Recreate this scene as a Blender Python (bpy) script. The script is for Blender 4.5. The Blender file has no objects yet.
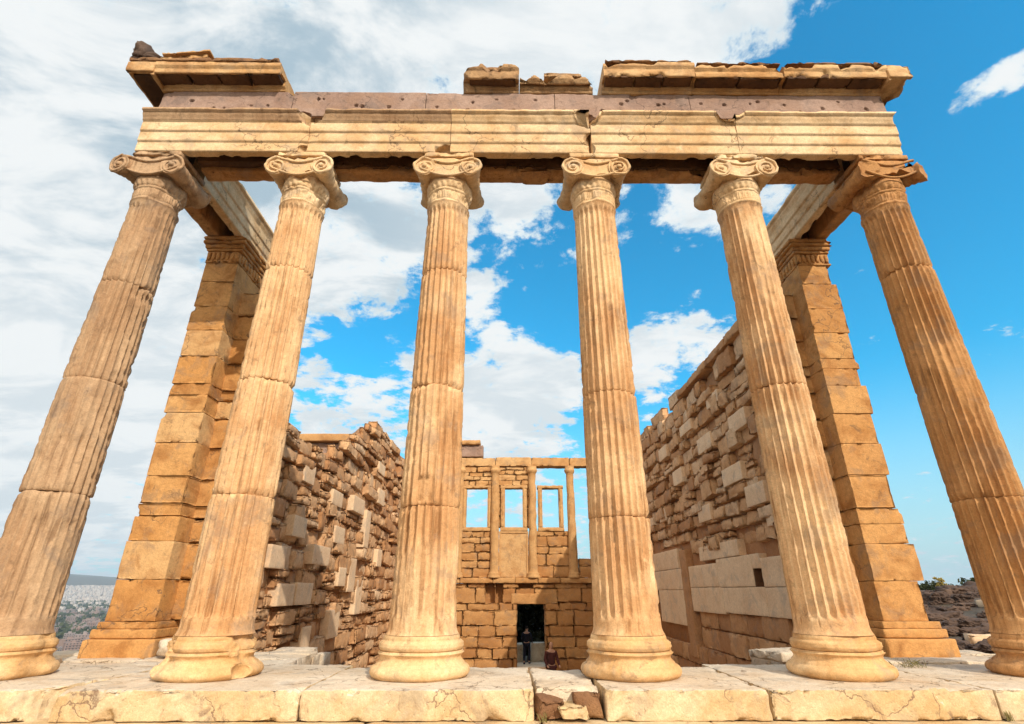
import bpy, bmesh, math, random
import numpy as np
from mathutils import Vector, Matrix

C = bpy.context
SC = C.scene
COL = SC.collection
R = math.radians

# ------------------------------------------------------------------ camera
cam_d = bpy.data.cameras.new('camera')
cam = bpy.data.objects.new('camera', cam_d)
COL.objects.link(cam)
cam_d.sensor_width = 36.0
cam_d.lens = 520.2 / 1024 * 36.0
cam_d.clip_start = 0.05
cam_d.clip_end = 60000
cam.location = (-0.182, -6.0245, 0.7744)
cam.rotation_euler = (math.pi / 2 + 0.4147, 0, -0.0075)
SC.camera = cam

# ------------------------------------------------------------------ light
SUN_AZ = R(29)      # to the right of straight behind the camera
SUN_EL = R(36)
sd = Vector((math.sin(SUN_AZ) * math.cos(SUN_EL), -math.cos(SUN_AZ) * math.cos(SUN_EL), math.sin(SUN_EL)))
sun_d = bpy.data.lights.new('sun', 'SUN')
sun_d.energy = 4.2
sun_d.angle = R(0.6)
sun_d.color = (1.0, 0.90, 0.76)
sun = bpy.data.objects.new('sun', sun_d)
COL.objects.link(sun)
sun.location = (20, -30, 40)
sun.rotation_euler = sd.to_track_quat('Z', 'Y').to_euler()

SC.view_settings.view_transform = 'Standard'
SC.view_settings.look = 'None'
SC.view_settings.gamma = 1.0
SC.view_settings.exposure = -0.08
SC.view_settings.use_curve_mapping = False
SC.render.engine = 'CYCLES'
SC.cycles.use_denoising = True
SC.cycles.max_bounces = 6
SC.cycles.volume_bounces = 0

# ------------------------------------------------------------------ sky (clouds are given by direction)
W = bpy.data.worlds.new('World')
SC.world = W
W.use_nodes = True
wt = W.node_tree
wt.nodes.clear()


def nn(t, kind, **kw):
    n = t.nodes.new(kind)
    for k, v in kw.items():
        setattr(n, k, v)
    return n


def setin(t, n, i, v):
    if v is None:
        return
    if isinstance(v, bpy.types.NodeSocket):
        t.links.new(v, n.inputs[i])
    else:
        n.inputs[i].default_value = v


def mth(t, op, a, b=None, c=None, clamp=False):
    n = nn(t, 'ShaderNodeMath', operation=op, use_clamp=clamp)
    setin(t, n, 0, a); setin(t, n, 1, b); setin(t, n, 2, c)
    return n.outputs[0]


def mixc(t, f, a, b, mode='MIX'):
    n = nn(t, 'ShaderNodeMix', data_type='RGBA', blend_type=mode)
    n.clamp_factor = True
    setin(t, n, 0, f)
    for i, v in ((6, a), (7, b)):
        if isinstance(v, tuple) and len(v) == 3:
            v = v + (1.0,)
        setin(t, n, i, v)
    return n.outputs[2]


def noise(t, vec, scale, detail=4.0, rough=0.55, dist=0.0):
    n = nn(t, 'ShaderNodeTexNoise')
    setin(t, n, 'Vector', vec)
    n.inputs['Scale'].default_value = scale
    n.inputs['Detail'].default_value = detail
    n.inputs['Roughness'].default_value = rough
    n.inputs['Distortion'].default_value = dist
    return n.outputs[0]


def ramp(t, f, a, b):
    n = nn(t, 'ShaderNodeMapRange', interpolation_type='SMOOTHSTEP')
    setin(t, n, 0, f)
    n.inputs[1].default_value = a
    n.inputs[2].default_value = b
    return n.outputs[0]


def vmul(t, v, s):
    n = nn(t, 'ShaderNodeVectorMath', operation='MULTIPLY')
    setin(t, n, 0, v)
    n.inputs[1].default_value = s
    return n.outputs[0]


# each entry: azimuth from straight ahead (deg, right +), elevation (deg), angular size (deg), amount
CLOUD_HINTS = [
    (-47.4, 26.8, 13.6, 0.60), (-47.5, 42.6, 15.4, 0.65), (-26.8, 50.7, 13.8, 0.45), (-40.4, 8.4, 8.4, 0.50), (1.8, 56.3, 11.9, 0.45), (26.7, 53.8, 9.0, 0.50), (40.2, 50.7, 3.7, 0.20), (-19.0, 34.3, 7.2, 0.35), (-16.0, 38.9, 5.1, 0.30), (-19.9, 18.4, 7.6, 0.50), (-25.8, 27.9, 5.8, 0.30), (-1.2, 37.5, 4.8, 0.40), (1.5, 41.1, 5.2, 0.35), (-1.6, 24.0, 4.2, 0.60), (6.1, 21.5, 3.5, 0.60), (1.4, 17.9, 6.5, 0.40), (-3.2, 16.3, 6.5, 0.50), (16.4, 25.2, 3.2, 0.60), (23.1, 26.0, 3.4, 0.55), (17.6, 22.0, 3.2, 0.50), (23.4, 36.2, 5.1, 0.45), (31.2, 35.4, 3.8, 0.30), (-3.7, 31.6, 2.4, 0.45), (-20.2, 24.2, 3.4, -0.75), (-15.8, 24.7, 2.6, -0.50), (3.9, 29.6, 4.6, -0.62), (6.8, 36.8, 3.2, -0.35), (17.4, 37.8, 2.8, -0.50), (17.5, 31.0, 4.5, -0.70), (25, 31, 4, -0.6), (15, 37.5, 3.5, 0.45), (20.6, 20.6, 2.9, -0.30), (45.2, 31.7, 9.9, -0.90), (41.0, 13.4, 7.0, -0.70), (48.3, 43.4, 6.2, -0.80), (10.3, 16.1, 3.2, -0.50), (-7.2, 27.1, 2.7, -0.40), (51.6, 37.9, 1.6, 1.0), (54.4, 38.0, 1.8, 1.1), (49.6, 37.4, 1.1, 0.8), (10, 55.5, 6, 0.4), (-4, 55, 6, 0.2), (40.9, 28.8, 2.1, 0.12), (-44, 20, 10, 0.5), (-36, 13, 8, 0.4), (-43, 34, 8, 0.3), (-41, 4, 6, 0.3)]
tc = nn(wt, 'ShaderNodeTexCoord')
dvec = tc.outputs['Generated']
sep = nn(wt, 'ShaderNodeSeparateXYZ')
wt.links.new(dvec, sep.inputs[0])
zz = mth(wt, 'MAXIMUM', sep.outputs[2], 0.0)
den = mth(wt, 'ADD', zz, 0.22)
cmb = nn(wt, 'ShaderNodeCombineXYZ')
wt.links.new(mth(wt, 'DIVIDE', sep.outputs[0], den), cmb.inputs[0])
wt.links.new(mth(wt, 'DIVIDE', sep.outputs[1], den), cmb.inputs[1])
cp = cmb.outputs[0]
cover = None
for az, el, size, amt in CLOUD_HINTS:
    d = (math.sin(R(az)) * math.cos(R(el)), math.cos(R(az)) * math.cos(R(el)), math.sin(R(el)))
    dp = nn(wt, 'ShaderNodeVectorMath', operation='DOT_PRODUCT')
    wt.links.new(dvec, dp.inputs[0])
    dp.inputs[1].default_value = d
    k = 1.0 / (1 - math.cos(R(size)))
    e = mth(wt, 'MULTIPLY', mth(wt, 'SUBTRACT', dp.outputs['Value'], 1.0), k)
    g = mth(wt, 'EXPONENT', e)
    cover = mth(wt, 'MULTIPLY_ADD', g, amt, cover if cover is not None else 0.0)
n1 = noise(wt, cp, 5.6, 10, 0.62, 0.3)
n2 = noise(wt, cp, 12.0, 8, 0.64, 0.2)
nsum = mth(wt, 'ADD', mth(wt, 'MULTIPLY', mth(wt, 'SUBTRACT', n1, 0.5), 2.7), mth(wt, 'MULTIPLY', mth(wt, 'SUBTRACT', n2, 0.5), 1.7))
nsum = mth(wt, 'ADD', nsum, cover)
# unseen bright clouds behind the camera, added as warm fill light
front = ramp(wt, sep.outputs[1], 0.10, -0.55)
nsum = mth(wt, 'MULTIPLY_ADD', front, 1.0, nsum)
mask = ramp(wt, nsum, 0.02, 0.40)
thick = ramp(wt, nsum, 0.15, 0.60)
grey = ramp(wt, noise(wt, vmul(wt, cp, (1.0, 1.5, 1)), 2.9, 9, 0.6, 0.4), 0.42, 0.60)
hi = ramp(wt, sep.outputs[2], 0.33, 0.62)
lefty = ramp(wt, sep.outputs[0], 0.10, -0.35)
grey = mth(wt, 'MULTIPLY', grey, mth(wt, 'MULTIPLY_ADD', mth(wt, 'MULTIPLY', hi, lefty), 0.60, 0.38))
cloud_c = mixc(wt, grey, (0.97, 1.0, 1.005), (0.44, 0.58, 0.68))
cloud_c = mixc(wt, thick, mixc(wt, 0.5, cloud_c, (0.66, 0.87, 0.98)), cloud_c)
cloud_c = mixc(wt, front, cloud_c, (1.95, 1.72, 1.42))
sky = nn(wt, 'ShaderNodeTexSky', sky_type='NISHITA')
sky.sun_disc = False
sky.sun_elevation = SUN_EL
sky.sun_rotation = math.atan2(sd.x, sd.y)
sky.air_density = 1.3
sky.dust_density = 0.5
sky.ozone_density = 3.0
SKY_S = 0.095
sky_c = mixc(wt, 1.0, sky.outputs[0], (0.21, 2.05, 2.5), 'MULTIPLY')
cl = nn(wt, 'ShaderNodeVectorMath', operation='SCALE')
wt.links.new(cloud_c, cl.inputs[0])
cl.inputs['Scale'].default_value = 1.0 / SKY_S
haze_low = ramp(wt, sep.outputs[2], 0.36, -0.02)
hz = nn(wt, 'ShaderNodeVectorMath', operation='SCALE')
hz.inputs[0].default_value = (0.66, 0.83, 0.90)
hz.inputs['Scale'].default_value = 1.0 / SKY_S
base_sky = mixc(wt, mth(wt, 'MULTIPLY', haze_low, 0.9), sky_c, hz.outputs[0])
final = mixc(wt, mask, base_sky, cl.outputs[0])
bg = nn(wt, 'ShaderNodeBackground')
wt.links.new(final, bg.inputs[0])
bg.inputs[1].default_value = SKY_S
wo = nn(wt, 'ShaderNodeOutputWorld')
wt.links.new(bg.outputs[0], wo.inputs[0])


# ------------------------------------------------------------------ numpy noise
def _h(i, j, k, seed):
    n = (i * 374761393 + j * 668265263 + k * 2147483647 + seed * 1274126177) & 0xFFFFFFFF
    n = ((n ^ (n >> 13)) * 1274126177) & 0xFFFFFFFF
    n = ((n ^ (n >> 16)) * 2246822519) & 0xFFFFFFFF
    return ((n ^ (n >> 15)) & 0xFFFFFF) / float(0xFFFFFF)


def vnoise(p, seed=0):
    f = np.floor(p)
    i = f.astype(np.int64)
    t = p - f
    t = t * t * t * (t * (t * 6 - 15) + 10)
    r = 0
    for a in (0, 1):
        wa = t[:, 0] if a else 1 - t[:, 0]
        for b in (0, 1):
            wb = t[:, 1] if b else 1 - t[:, 1]
            for c in (0, 1):
                wc = t[:, 2] if c else 1 - t[:, 2]
                r = r + wa * wb * wc * _h(i[:, 0] + a, i[:, 1] + b, i[:, 2] + c, seed)
    return r


def fbm(p, scale, octs=3, seed=0, gain=0.5):
    """0..1, mean about 0.5"""
    p = np.asarray(p) * np.asarray(scale)
    s = 0; a = 1; tot = 0
    for o in range(octs):
        s = s + a * vnoise(p + 17.3 * o, seed + o * 7)
        tot += a
        a *= gain
        p = p * 2.03
    return s / tot


def sst(x, a, b):
    t = np.clip((x - a) / (b - a), 0, 1)
    return t * t * (3 - 2 * t)


# ------------------------------------------------------------------ mesh building
class MB:
    def __init__(self):
        self.v = []; self.f = []; self.t = []; self.n = 0; self.m = []

    def add(self, v, f, tint=0.5, mat=0):
        v = np.asarray(v, dtype=float)
        if len(v) == 0:
            return self
        off = self.n
        self.v.append(v)
        self.t.append(np.full(len(v), tint) if np.isscalar(tint) else np.asarray(tint))
        if isinstance(f, np.ndarray):
            f = (f + off).tolist()
        else:
            f = [[i + off for i in q] for q in f]
        self.f += f
        self.m += [mat] * len(f)
        self.n += len(v)
        return self

    def build(self, name, mats, parent=None, smooth=True, loc=None):
        me = bpy.data.meshes.new(name)
        V = np.concatenate(self.v)
        if loc is None and parent is not None:
            loc = world_loc(parent)
        if loc is None:
            loc = Vector(((V[:, 0].min() + V[:, 0].max()) / 2, (V[:, 1].min() + V[:, 1].max()) / 2, V[:, 2].min()))
        V = V - np.array(loc)
        me.from_pydata(V.tolist(), [], self.f)
        at = me.attributes.new('tint', 'FLOAT', 'POINT')
        at.data.foreach_set('value', np.concatenate(self.t).astype(np.float32))
        if not isinstance(mats, (list, tuple)):
            mats = [mats]
        for m in mats:
            me.materials.append(m)
        if len(mats) > 1:
            me.polygons.foreach_set('material_index', self.m)
        me.polygons.foreach_set('use_smooth', [smooth] * len(me.polygons))
        me.update()
        o = bpy.data.objects.new(name, me)
        COL.objects.link(o)
        if parent is not None:
            o.parent = parent
            o.location = Vector(loc) - world_loc(parent)
        else:
            o.location = loc
        return o


def world_loc(o):
    l = Vector(o.location)
    while o.parent:
        o = o.parent
        l = l + o.location
    return l


def empty(name, loc):
    o = bpy.data.objects.new(name, None)
    o.empty_display_size = 0.3
    o.location = loc
    COL.objects.link(o)
    return o


def tag(o, label=None, cat=None, group=None, kind=None):
    if label: o['label'] = label
    if cat:
        o['category'] = cat
        kind = kind or 'thing'
    if group: o['group'] = group
    if kind: o['kind'] = kind
    return o


def lines(L, res, r):
    n = max(1, int(round((L - 2 * r) / res)))
    mid = np.linspace(r, L - r, n + 1)
    return np.concatenate([[0, r * 0.35], mid, [L - r * 0.35, L]])


def box_surface(lo, hi, res, r):
    lo = np.array(lo, float); hi = np.array(hi, float)
    r = min(r, 0.4 * (hi - lo).min())
    res3 = res if isinstance(res, (tuple, list)) else (res,) * 3
    X, Y, Z = [lines(hi[i] - lo[i], res3[i], r) for i in range(3)]
    nx, ny, nz = len(X), len(Y), len(Z)
    I, J, K = np.meshgrid(np.arange(nx), np.arange(ny), np.arange(nz), indexing='ij')
    surf = (I == 0) | (I == nx - 1) | (J == 0) | (J == ny - 1) | (K == 0) | (K == nz - 1)
    idm = np.full((nx, ny, nz), -1, dtype=np.int64)
    idm[surf] = np.arange(surf.sum())
    P = np.stack([X[I[surf]], Y[J[surf]], Z[K[surf]]], 1)

    def q(g, flip):
        a, b, c, d = g[:-1, :-1].ravel(), g[1:, :-1].ravel(), g[1:, 1:].ravel(), g[:-1, 1:].ravel()
        return np.stack([a, d, c, b] if flip else [a, b, c, d], 1)
    F = np.concatenate([q(idm[0], True), q(idm[-1], False), q(idm[:, 0], False), q(idm[:, -1], True), q(idm[:, :, 0], True), q(idm[:, :, -1], False)])
    size = hi - lo
    cl = np.clip(P, r, size - r)
    d = P - cl
    ln = np.linalg.norm(d, axis=1, keepdims=True)
    N = d / np.maximum(ln, 1e-9)
    Q = cl + N * r
    dist = np.sort(np.minimum(P, size - P), axis=1)[:, 1]     # distance to the nearest edge
    return Q + lo, N, F, dist


def bite(P, bites, seed=0):
    lo, hi = P.min(0), P.max(0)
    for (x, y, z, r) in bites:
        c = np.array((x, y, z))
        d = P - c
        l = np.linalg.norm(d, axis=1)
        rr = r * (0.75 + 0.55 * fbm(P + 3.3 * r, 2.2 / max(r, .05), 3, seed))
        m = l < rr
        P[m] = c + d[m] / np.maximum(l[m], 1e-6)[:, None] * rr[m][:, None]
    return np.clip(P, lo, hi)


def cut(P, cuts, seed=0):
    """angular breaks: material beyond a tilted plane is knocked off near a point of the edge"""
    for (c, n, rad) in cuts:
        c = np.array(c, float); n = np.array(n, float); n /= np.linalg.norm(n)
        d = P - c
        h = d @ n
        lat = np.linalg.norm(d - h[:, None] * n, axis=1)
        lim = rad * (0.7 + 0.6 * fbm(P, 1.6 / rad, 2, seed + 7))
        m = (h > 0) & (lat < lim) & (np.linalg.norm(d, axis=1) < rad * 2.2)
        rough = (fbm(P[m], 14, 3, seed + 2) - 0.5) * 0.05 * min(1, rad / 0.2)
        P[m] -= (h[m] + 0.0 - rough)[:, None] * n
    return P


def stone(mb, lo, hi, res=0.06, r=0.012, amp=0.006, scale=4.0, chip=0.03, seed=0, tint=0.5, bites=(), rough=0.0, rot=None, mat=0, chipw=0.05, warp=0.0, cuts=()):
    P, N, F, dist = box_surface(lo, hi, res, r)
    sp = P + seed * 3.17
    w = np.exp(-(dist / chipw) ** 2)
    ch = np.clip(fbm(sp, 8.0, 4, seed + 3, 0.6) - 0.50, 0, 1) * 3.0
    disp = (fbm(sp, scale, 4, seed) - 0.5) * 2 * amp - w * ch * chip
    if rough:
        disp = disp + (fbm(sp, scale * 0.6, 3, seed + 9) - 0.5) * 2 * rough - np.exp(-(dist / 0.09) ** 2) * rough * 0.6
    P = P + N * disp[:, None]
    if warp:        # irregular six-sided block: each corner pulled its own way
        rs = np.random.RandomState(seed + 5)
        size = np.array(hi, float) - np.array(lo, float)
        t = np.clip((P - np.array(lo)) / size, 0, 1)
        off = 0
        for a in (0, 1):
            for b in (0, 1):
                for c in (0, 1):
                    wgt = (t[:, 0] if a else 1 - t[:, 0]) * (t[:, 1] if b else 1 - t[:, 1]) * (t[:, 2] if c else 1 - t[:, 2])
                    off = off + wgt[:, None] * (rs.rand(3) - 0.5) * 2 * warp * np.minimum(size, 0.6)
        P = P + off
    if bites:
        P = bite(P, bites, seed)
    if cuts:
        P = cut(P, cuts, seed)
    if rot is not None:
        c = (np.array(lo) + np.array(hi)) / 2
        M = np.array(rot.to_matrix())
        P = (P - c) @ M.T + c
    mb.add(P, F, tint, mat)
    return P


def prism(mb, prof, a0, a1, axis='x', res=0.045, amp=0.004, chip=0.02, seed=0, tint=0.5, bites=(), holes=(), hole_d=0.10, pres=0.035, xform=None, cuts=()):
    """profile of (u, z) points, counter-clockwise seen against the extrusion, swept along an axis"""
    pts = []; corner = []
    n = len(prof)
    for i in range(n):
        p, q = np.array(prof[i]), np.array(prof[(i + 1) % n])
        L = np.linalg.norm(q - p)
        k = max(1, int(round(L / pres)))
        for s in range(k):
            pts.append(p + (q - p) * s / k)
            corner.append(min(s, k - s) / k * L)
    pts = np.array(pts); corner = np.array(corner)
    m = len(pts)
    prv, nxt = np.roll(pts, 1, 0), np.roll(pts, -1, 0)
    tn = nxt - prv
    nr = np.stack([tn[:, 1], -tn[:, 0]], 1)
    nr /= np.maximum(np.linalg.norm(nr, axis=1, keepdims=True), 1e-9)
    na = max(2, int(round((a1 - a0) / res)))
    A = np.linspace(a0, a1, na + 1)
    U = np.tile(pts[:, 0], na + 1); Z = np.tile(pts[:, 1], na + 1); AA = np.repeat(A, m)
    NU = np.tile(nr[:, 0], na + 1); NZ = np.tile(nr[:, 1], na + 1); CO = np.tile(corner, na + 1)
    if axis == 'x':
        P = np.stack([AA, U, Z], 1); N = np.stack([0 * U, NU, NZ], 1)
    else:
        P = np.stack([U, AA, Z], 1); N = np.stack([NU, 0 * U, NZ], 1)
    endd = np.minimum(AA - a0, a1 - AA)
    w = np.exp(-(CO / 0.03) ** 2) * 0.8 + np.exp(-(endd / 0.05) ** 2)
    sp = P + seed * 2.71
    ch = np.clip(fbm(sp, 4.0, 3, seed + 1) - 0.48, 0, 1) * 3
    P = P + N * ((fbm(sp, 5.0, 4, seed) - 0.5) * 2 * amp - np.clip(w, 0, 1) * ch * chip)[:, None]
    for (hx, hz, hr) in holes:
        d = np.hypot(P[:, 0] - hx, P[:, 2] - hz)
        mm = (d < hr) & (NU < -0.7)
        P[mm, 1] += hole_d
    idx = np.arange((na + 1) * m).reshape(na + 1, m)
    j2 = (np.arange(m) + 1) % m
    a, b, c, d = idx[:-1, :], idx[1:, :], idx[1:, j2], idx[:-1, j2]
    F = np.stack([a.ravel(), d.ravel(), c.ravel(), b.ravel()], 1)
    if axis == 'y':
        F = F[:, ::-1]
    if bites:
        P = bite(P, bites, seed)
    if cuts:
        P = cut(P, cuts, seed)
    if xform is not None:
        P = xform(P)
    off = mb.n
    mb.add(P, F, tint)
    e0 = idx[0, :].tolist(); e1 = idx[-1, ::-1].tolist()
    # end caps through duplicated rings so the shading stays crisp
    for ring in (e0, e1):
        if axis == 'y':
            ring = ring[::-1]
        mb.add(P[ring], [list(range(len(ring)))], tint)
    return mb


def lathe(mb, prof, cx, cy, segs=96, amp=0.003, seed=0, scale=5.0, tint=0.5, chip=0.0, bites=(), mod=None, close=True):
    pr = np.array(prof, float)
    th = np.linspace(0, 2 * np.pi, segs, endpoint=False)
    n = len(pr)
    rr = np.repeat(pr[:, 0], segs); z = np.repeat(pr[:, 1], segs); t = np.tile(th, n)
    if mod is not None:
        rr = mod(rr, z, t)
    P0 = np.stack([cx + rr * np.cos(t), cy + rr * np.sin(t), z], 1)
    dn = (fbm(P0 + seed * 1.3, scale, 4, seed) - 0.5) * 2 * amp
    if chip:
        dn -= np.clip(fbm(P0 + seed, 3.2, 3, seed + 5) - 0.52, 0, 1) * 3 * chip
    rr = np.maximum(rr + dn, 0.0005)
    P = np.stack([cx + rr * np.cos(t), cy + rr * np.sin(t), z], 1)
    if bites:
        P = bite(P, bites, seed)
    idx = np.arange(n * segs).reshape(n, segs)
    j2 = (np.arange(segs) + 1) % segs
    F = np.stack([idx[:-1, :].ravel(), idx[:-1, j2].ravel(), idx[1:, j2].ravel(), idx[1:, :].ravel()], 1)
    mb.add(P, F, tint)
    if close:
        mb.add(P[idx[0, ::-1]], [list(range(segs))], tint)
        mb.add(P[idx[-1]], [list(range(segs))], tint)
    return mb


def tube(mb, path, rad, segs=8, tint=0.5):
    path = np.array(path, float)
    n = len(path)
    rad = np.full(n, rad) if np.isscalar(rad) else np.array(rad)
    T = np.gradient(path, axis=0)
    T /= np.maximum(np.linalg.norm(T, axis=1, keepdims=True), 1e-9)
    up = np.array((0.013, 1.0, 0.02)) if abs(T[0][1]) < 0.9 else np.array((0, 0, 1.0))
    B = np.cross(T, up); B /= np.linalg.norm(B, axis=1, keepdims=True)
    U = np.cross(B, T)
    th = np.linspace(0, 2 * np.pi, segs, endpoint=False)
    P = path[:, None, :] + rad[:, None, None] * (np.cos(th)[None, :, None] * B[:, None, :] + np.sin(th)[None, :, None] * U[:, None, :])
    idx = np.arange(n * segs).reshape(n, segs)
    j2 = (np.arange(segs) + 1) % segs
    F = np.stack([idx[:-1, :].ravel(), idx[:-1, j2].ravel(), idx[1:, j2].ravel(), idx[1:, :].ravel()], 1)
    mb.add(P.reshape(-1, 3), F, tint)
    mb.add(P[0], [list(range(segs))[::-1]], tint)
    mb.add(P[-1], [list(range(segs))], tint)
    return mb


def blob(mb, c, rx, ry, rz, amp=0.25, scale=2.0, seed=0, tint=0.5, sub=3, flat=None):
    bm = bmesh.new()
    bmesh.ops.create_icosphere(bm, subdivisions=sub, radius=1.0)
    V = np.array([v.co[:] for v in bm.verts]); F = [[v.index for v in f.verts] for f in bm.faces]
    bm.free()
    V = V / np.maximum(np.abs(V).max(axis=1, keepdims=True), 1e-9) ** 0.45     # boxier than a ball
    k = 1 + amp * 2 * (fbm(V + seed * 5.3, scale, 4, seed) - 0.5)
    if sub >= 5:
        k = k - 0.32 * np.abs(fbm(V + seed * 2.1, 3.1, 4, seed + 1, 0.6) - 0.5) + 0.10 * (fbm(V + seed, 9.0, 3, seed + 2) - 0.5)
    V = V * k[:, None] * np.array((rx, ry, rz)) + np.array(c)
    mb.add(V, F, tint)


# ------------------------------------------------------------------ materials
def stone_mat(name, light, mid, stain, stain_amt=0.5, tints=None, bump=0.35, streak=True, pits=0.5, dark=(0.16, 0.10, 0.06), dark_amt=0.5, rough=0.85, sc=1.0, cracks=0.0, tint_mix=0.72):
    m = bpy.data.materials.new(name)
    m.use_nodes = True
    t = m.node_tree
    t.nodes.clear()
    geo = nn(t, 'ShaderNodeNewGeometry')
    pos = geo.outputs['Position']
    big = ramp(t, noise(t, pos, 0.9 * sc, 5, 0.6, 0.4), 0.36, 0.64)
    c = mixc(t, big, light, mid)
    if tints:
        at = nn(t, 'ShaderNodeAttribute', attribute_name='tint')
        cr = nn(t, 'ShaderNodeValToRGB')
        cr.color_ramp.interpolation = 'LINEAR'
        while len(cr.color_ramp.elements) < len(tints):
            cr.color_ramp.elements.new(0.5)
        for i, (p, col) in enumerate(tints):
            cr.color_ramp.elements[i].position = p
            cr.color_ramp.elements[i].color = col + (1,)
        t.links.new(at.outputs['Fac'], cr.inputs[0])
        c = mixc(t, tint_mix, c, cr.outputs[0])
    v = vmul(t, pos, (3.2, 3.2, 0.55)) if streak else vmul(t, pos, (1.6, 1.6, 1.9))
    st = ramp(t, noise(t, v, 1.5 * sc, 6, 0.62, 0.6), 0.44, 0.70)
    c = mixc(t, mth(t, 'MULTIPLY', st, stain_amt), c, stain)
    if streak:      # narrow rain streaks down the shafts
        s2 = ramp(t, noise(t, vmul(t, pos, (1, 1, 0.06)), 16, 4, 0.6, 0.3), 0.50, 0.66)
        s2 = mth(t, 'MULTIPLY', s2, ramp(t, noise(t, pos, 1.7, 5, 0.65), 0.40, 0.62))
        c = mixc(t, mth(t, 'MULTIPLY', s2, 0.72), c, tuple(x * 0.62 for x in stain))
    fine = noise(t, pos, 22 * sc, 6, 0.65)
    c = mixc(t, 1.0, c, mixc(t, fine, (0.66, 0.63, 0.60), (1.22, 1.21, 1.20)), 'MULTIPLY')
    grain = noise(t, pos, 75 * sc, 4, 0.7)
    c = mixc(t, 1.0, c, mixc(t, ramp(t, grain, 0.3, 0.7), (0.86, 0.85, 0.84), (1.09, 1.09, 1.09)), 'MULTIPLY')
    gr = ramp(t, noise(t, pos, 2.6 * sc, 6, 0.68, 0.5), 0.52, 0.66)
    c = mixc(t, mth(t, 'MULTIPLY', gr, 0.48), c, tuple(0.62 * (0.55 * x + 0.45 * sum(mid) / 3) for x in mid))
    dk = ramp(t, noise(t, pos, 5.5 * sc, 8, 0.74, 0.8), 0.555, 0.68)
    c = mixc(t, mth(t, 'MULTIPLY', dk, dark_amt), c, dark)
    lt = ramp(t, noise(t, pos, 3.3 * sc, 7, 0.7, 0.3), 0.60, 0.72)
    c = mixc(t, mth(t, 'MULTIPLY', lt, 0.35), c, tuple(min(1, x * 1.25) for x in light))
    ck = None
    if cracks:      # hairline fractures with dirt in them
        wob = nn(t, 'ShaderNodeTexNoise')
        t.links.new(pos, wob.inputs['Vector'])
        wob.inputs['Scale'].default_value = 3.0
        wob.inputs['Detail'].default_value = 6
        va = nn(t, 'ShaderNodeVectorMath', operation='MULTIPLY_ADD')
        t.links.new(wob.outputs['Color'], va.inputs[0])
        va.inputs[1].default_value = (0.9, 0.9, 0.9)
        t.links.new(pos, va.inputs[2])
        ve = nn(t, 'ShaderNodeTexVoronoi', feature='DISTANCE_TO_EDGE')
        t.links.new(va.outputs[0], ve.inputs['Vector'])
        ve.inputs['Scale'].default_value = 0.75
        ck = mth(t, 'MULTIPLY', ramp(t, ve.outputs['Distance'], 0.009, 0.002), ramp(t, noise(t, pos, 0.9, 3, 0.5), 0.50 - 0.12 * cracks, 0.60 - 0.12 * cracks))
        c = mixc(t, mth(t, 'MULTIPLY', ck, 0.75), c, dark)
    bs = nn(t, 'ShaderNodeBsdfPrincipled')
    t.links.new(c, bs.inputs['Base Color'])
    bs.inputs['Roughness'].default_value = rough
    bs.inputs['Specular IOR Level'].default_value = 0.25
    h = mth(t, 'MULTIPLY_ADD', noise(t, pos, 13 * sc, 9, 0.68), 1.0, mth(t, 'MULTIPLY', noise(t, pos, 55 * sc, 5, 0.6), 0.35))
    if pits:
        vo = nn(t, 'ShaderNodeTexVoronoi')
        t.links.new(pos, vo.inputs['Vector'])
        vo.inputs['Scale'].default_value = 30 * sc
        pit = mth(t, 'MULTIPLY', ramp(t, vo.outputs['Distance'], 0.30, 0.05), ramp(t, noise(t, pos, 4.5, 4, 0.6), 0.52, 0.62))
        h = mth(t, 'MULTIPLY_ADD', pit, -pits, h)
    if ck is not None:
        h = mth(t, 'MULTIPLY_ADD', ck, -0.8, h)
    bp = nn(t, 'ShaderNodeBump')
    bp.inputs['Strength'].default_value = bump
    bp.inputs['Distance'].default_value = 0.03
    t.links.new(h, bp.inputs['Height'])
    t.links.new(bp.outputs[0], bs.inputs['Normal'])
    out = nn(t, 'ShaderNodeOutputMaterial')
    t.links.new(bs.outputs[0], out.inputs[0])
    return m


def simple_mat(name, c1, c2, scale=3.0, rough=0.9, bump=0.0, tints=None):
    m = bpy.data.materials.new(name)
    m.use_nodes = True
    t = m.node_tree
    bs = t.nodes['Principled BSDF']
    geo = nn(t, 'ShaderNodeNewGeometry')
    f = ramp(t, noise(t, geo.outputs['Position'], scale, 6, 0.65), 0.35, 0.65)
    c = mixc(t, f, c1, c2)
    if tints:
        at = nn(t, 'ShaderNodeAttribute', attribute_name='tint')
        c = mixc(t, at.outputs['Fac'], c, tints, 'MIX')
    t.links.new(c, bs.inputs['Base Color'])
    bs.inputs['Roughness'].default_value = rough
    bs.inputs['Specular IOR Level'].default_value = 0.2
    if bump:
        bp = nn(t, 'ShaderNodeBump')
        bp.inputs['Strength'].default_value = bump
        t.links.new(noise(t, geo.outputs['Position'], scale * 4, 8, 0.7), bp.inputs['Height'])
        t.links.new(bp.outputs[0], bs.inputs['Normal'])
    return m


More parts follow.
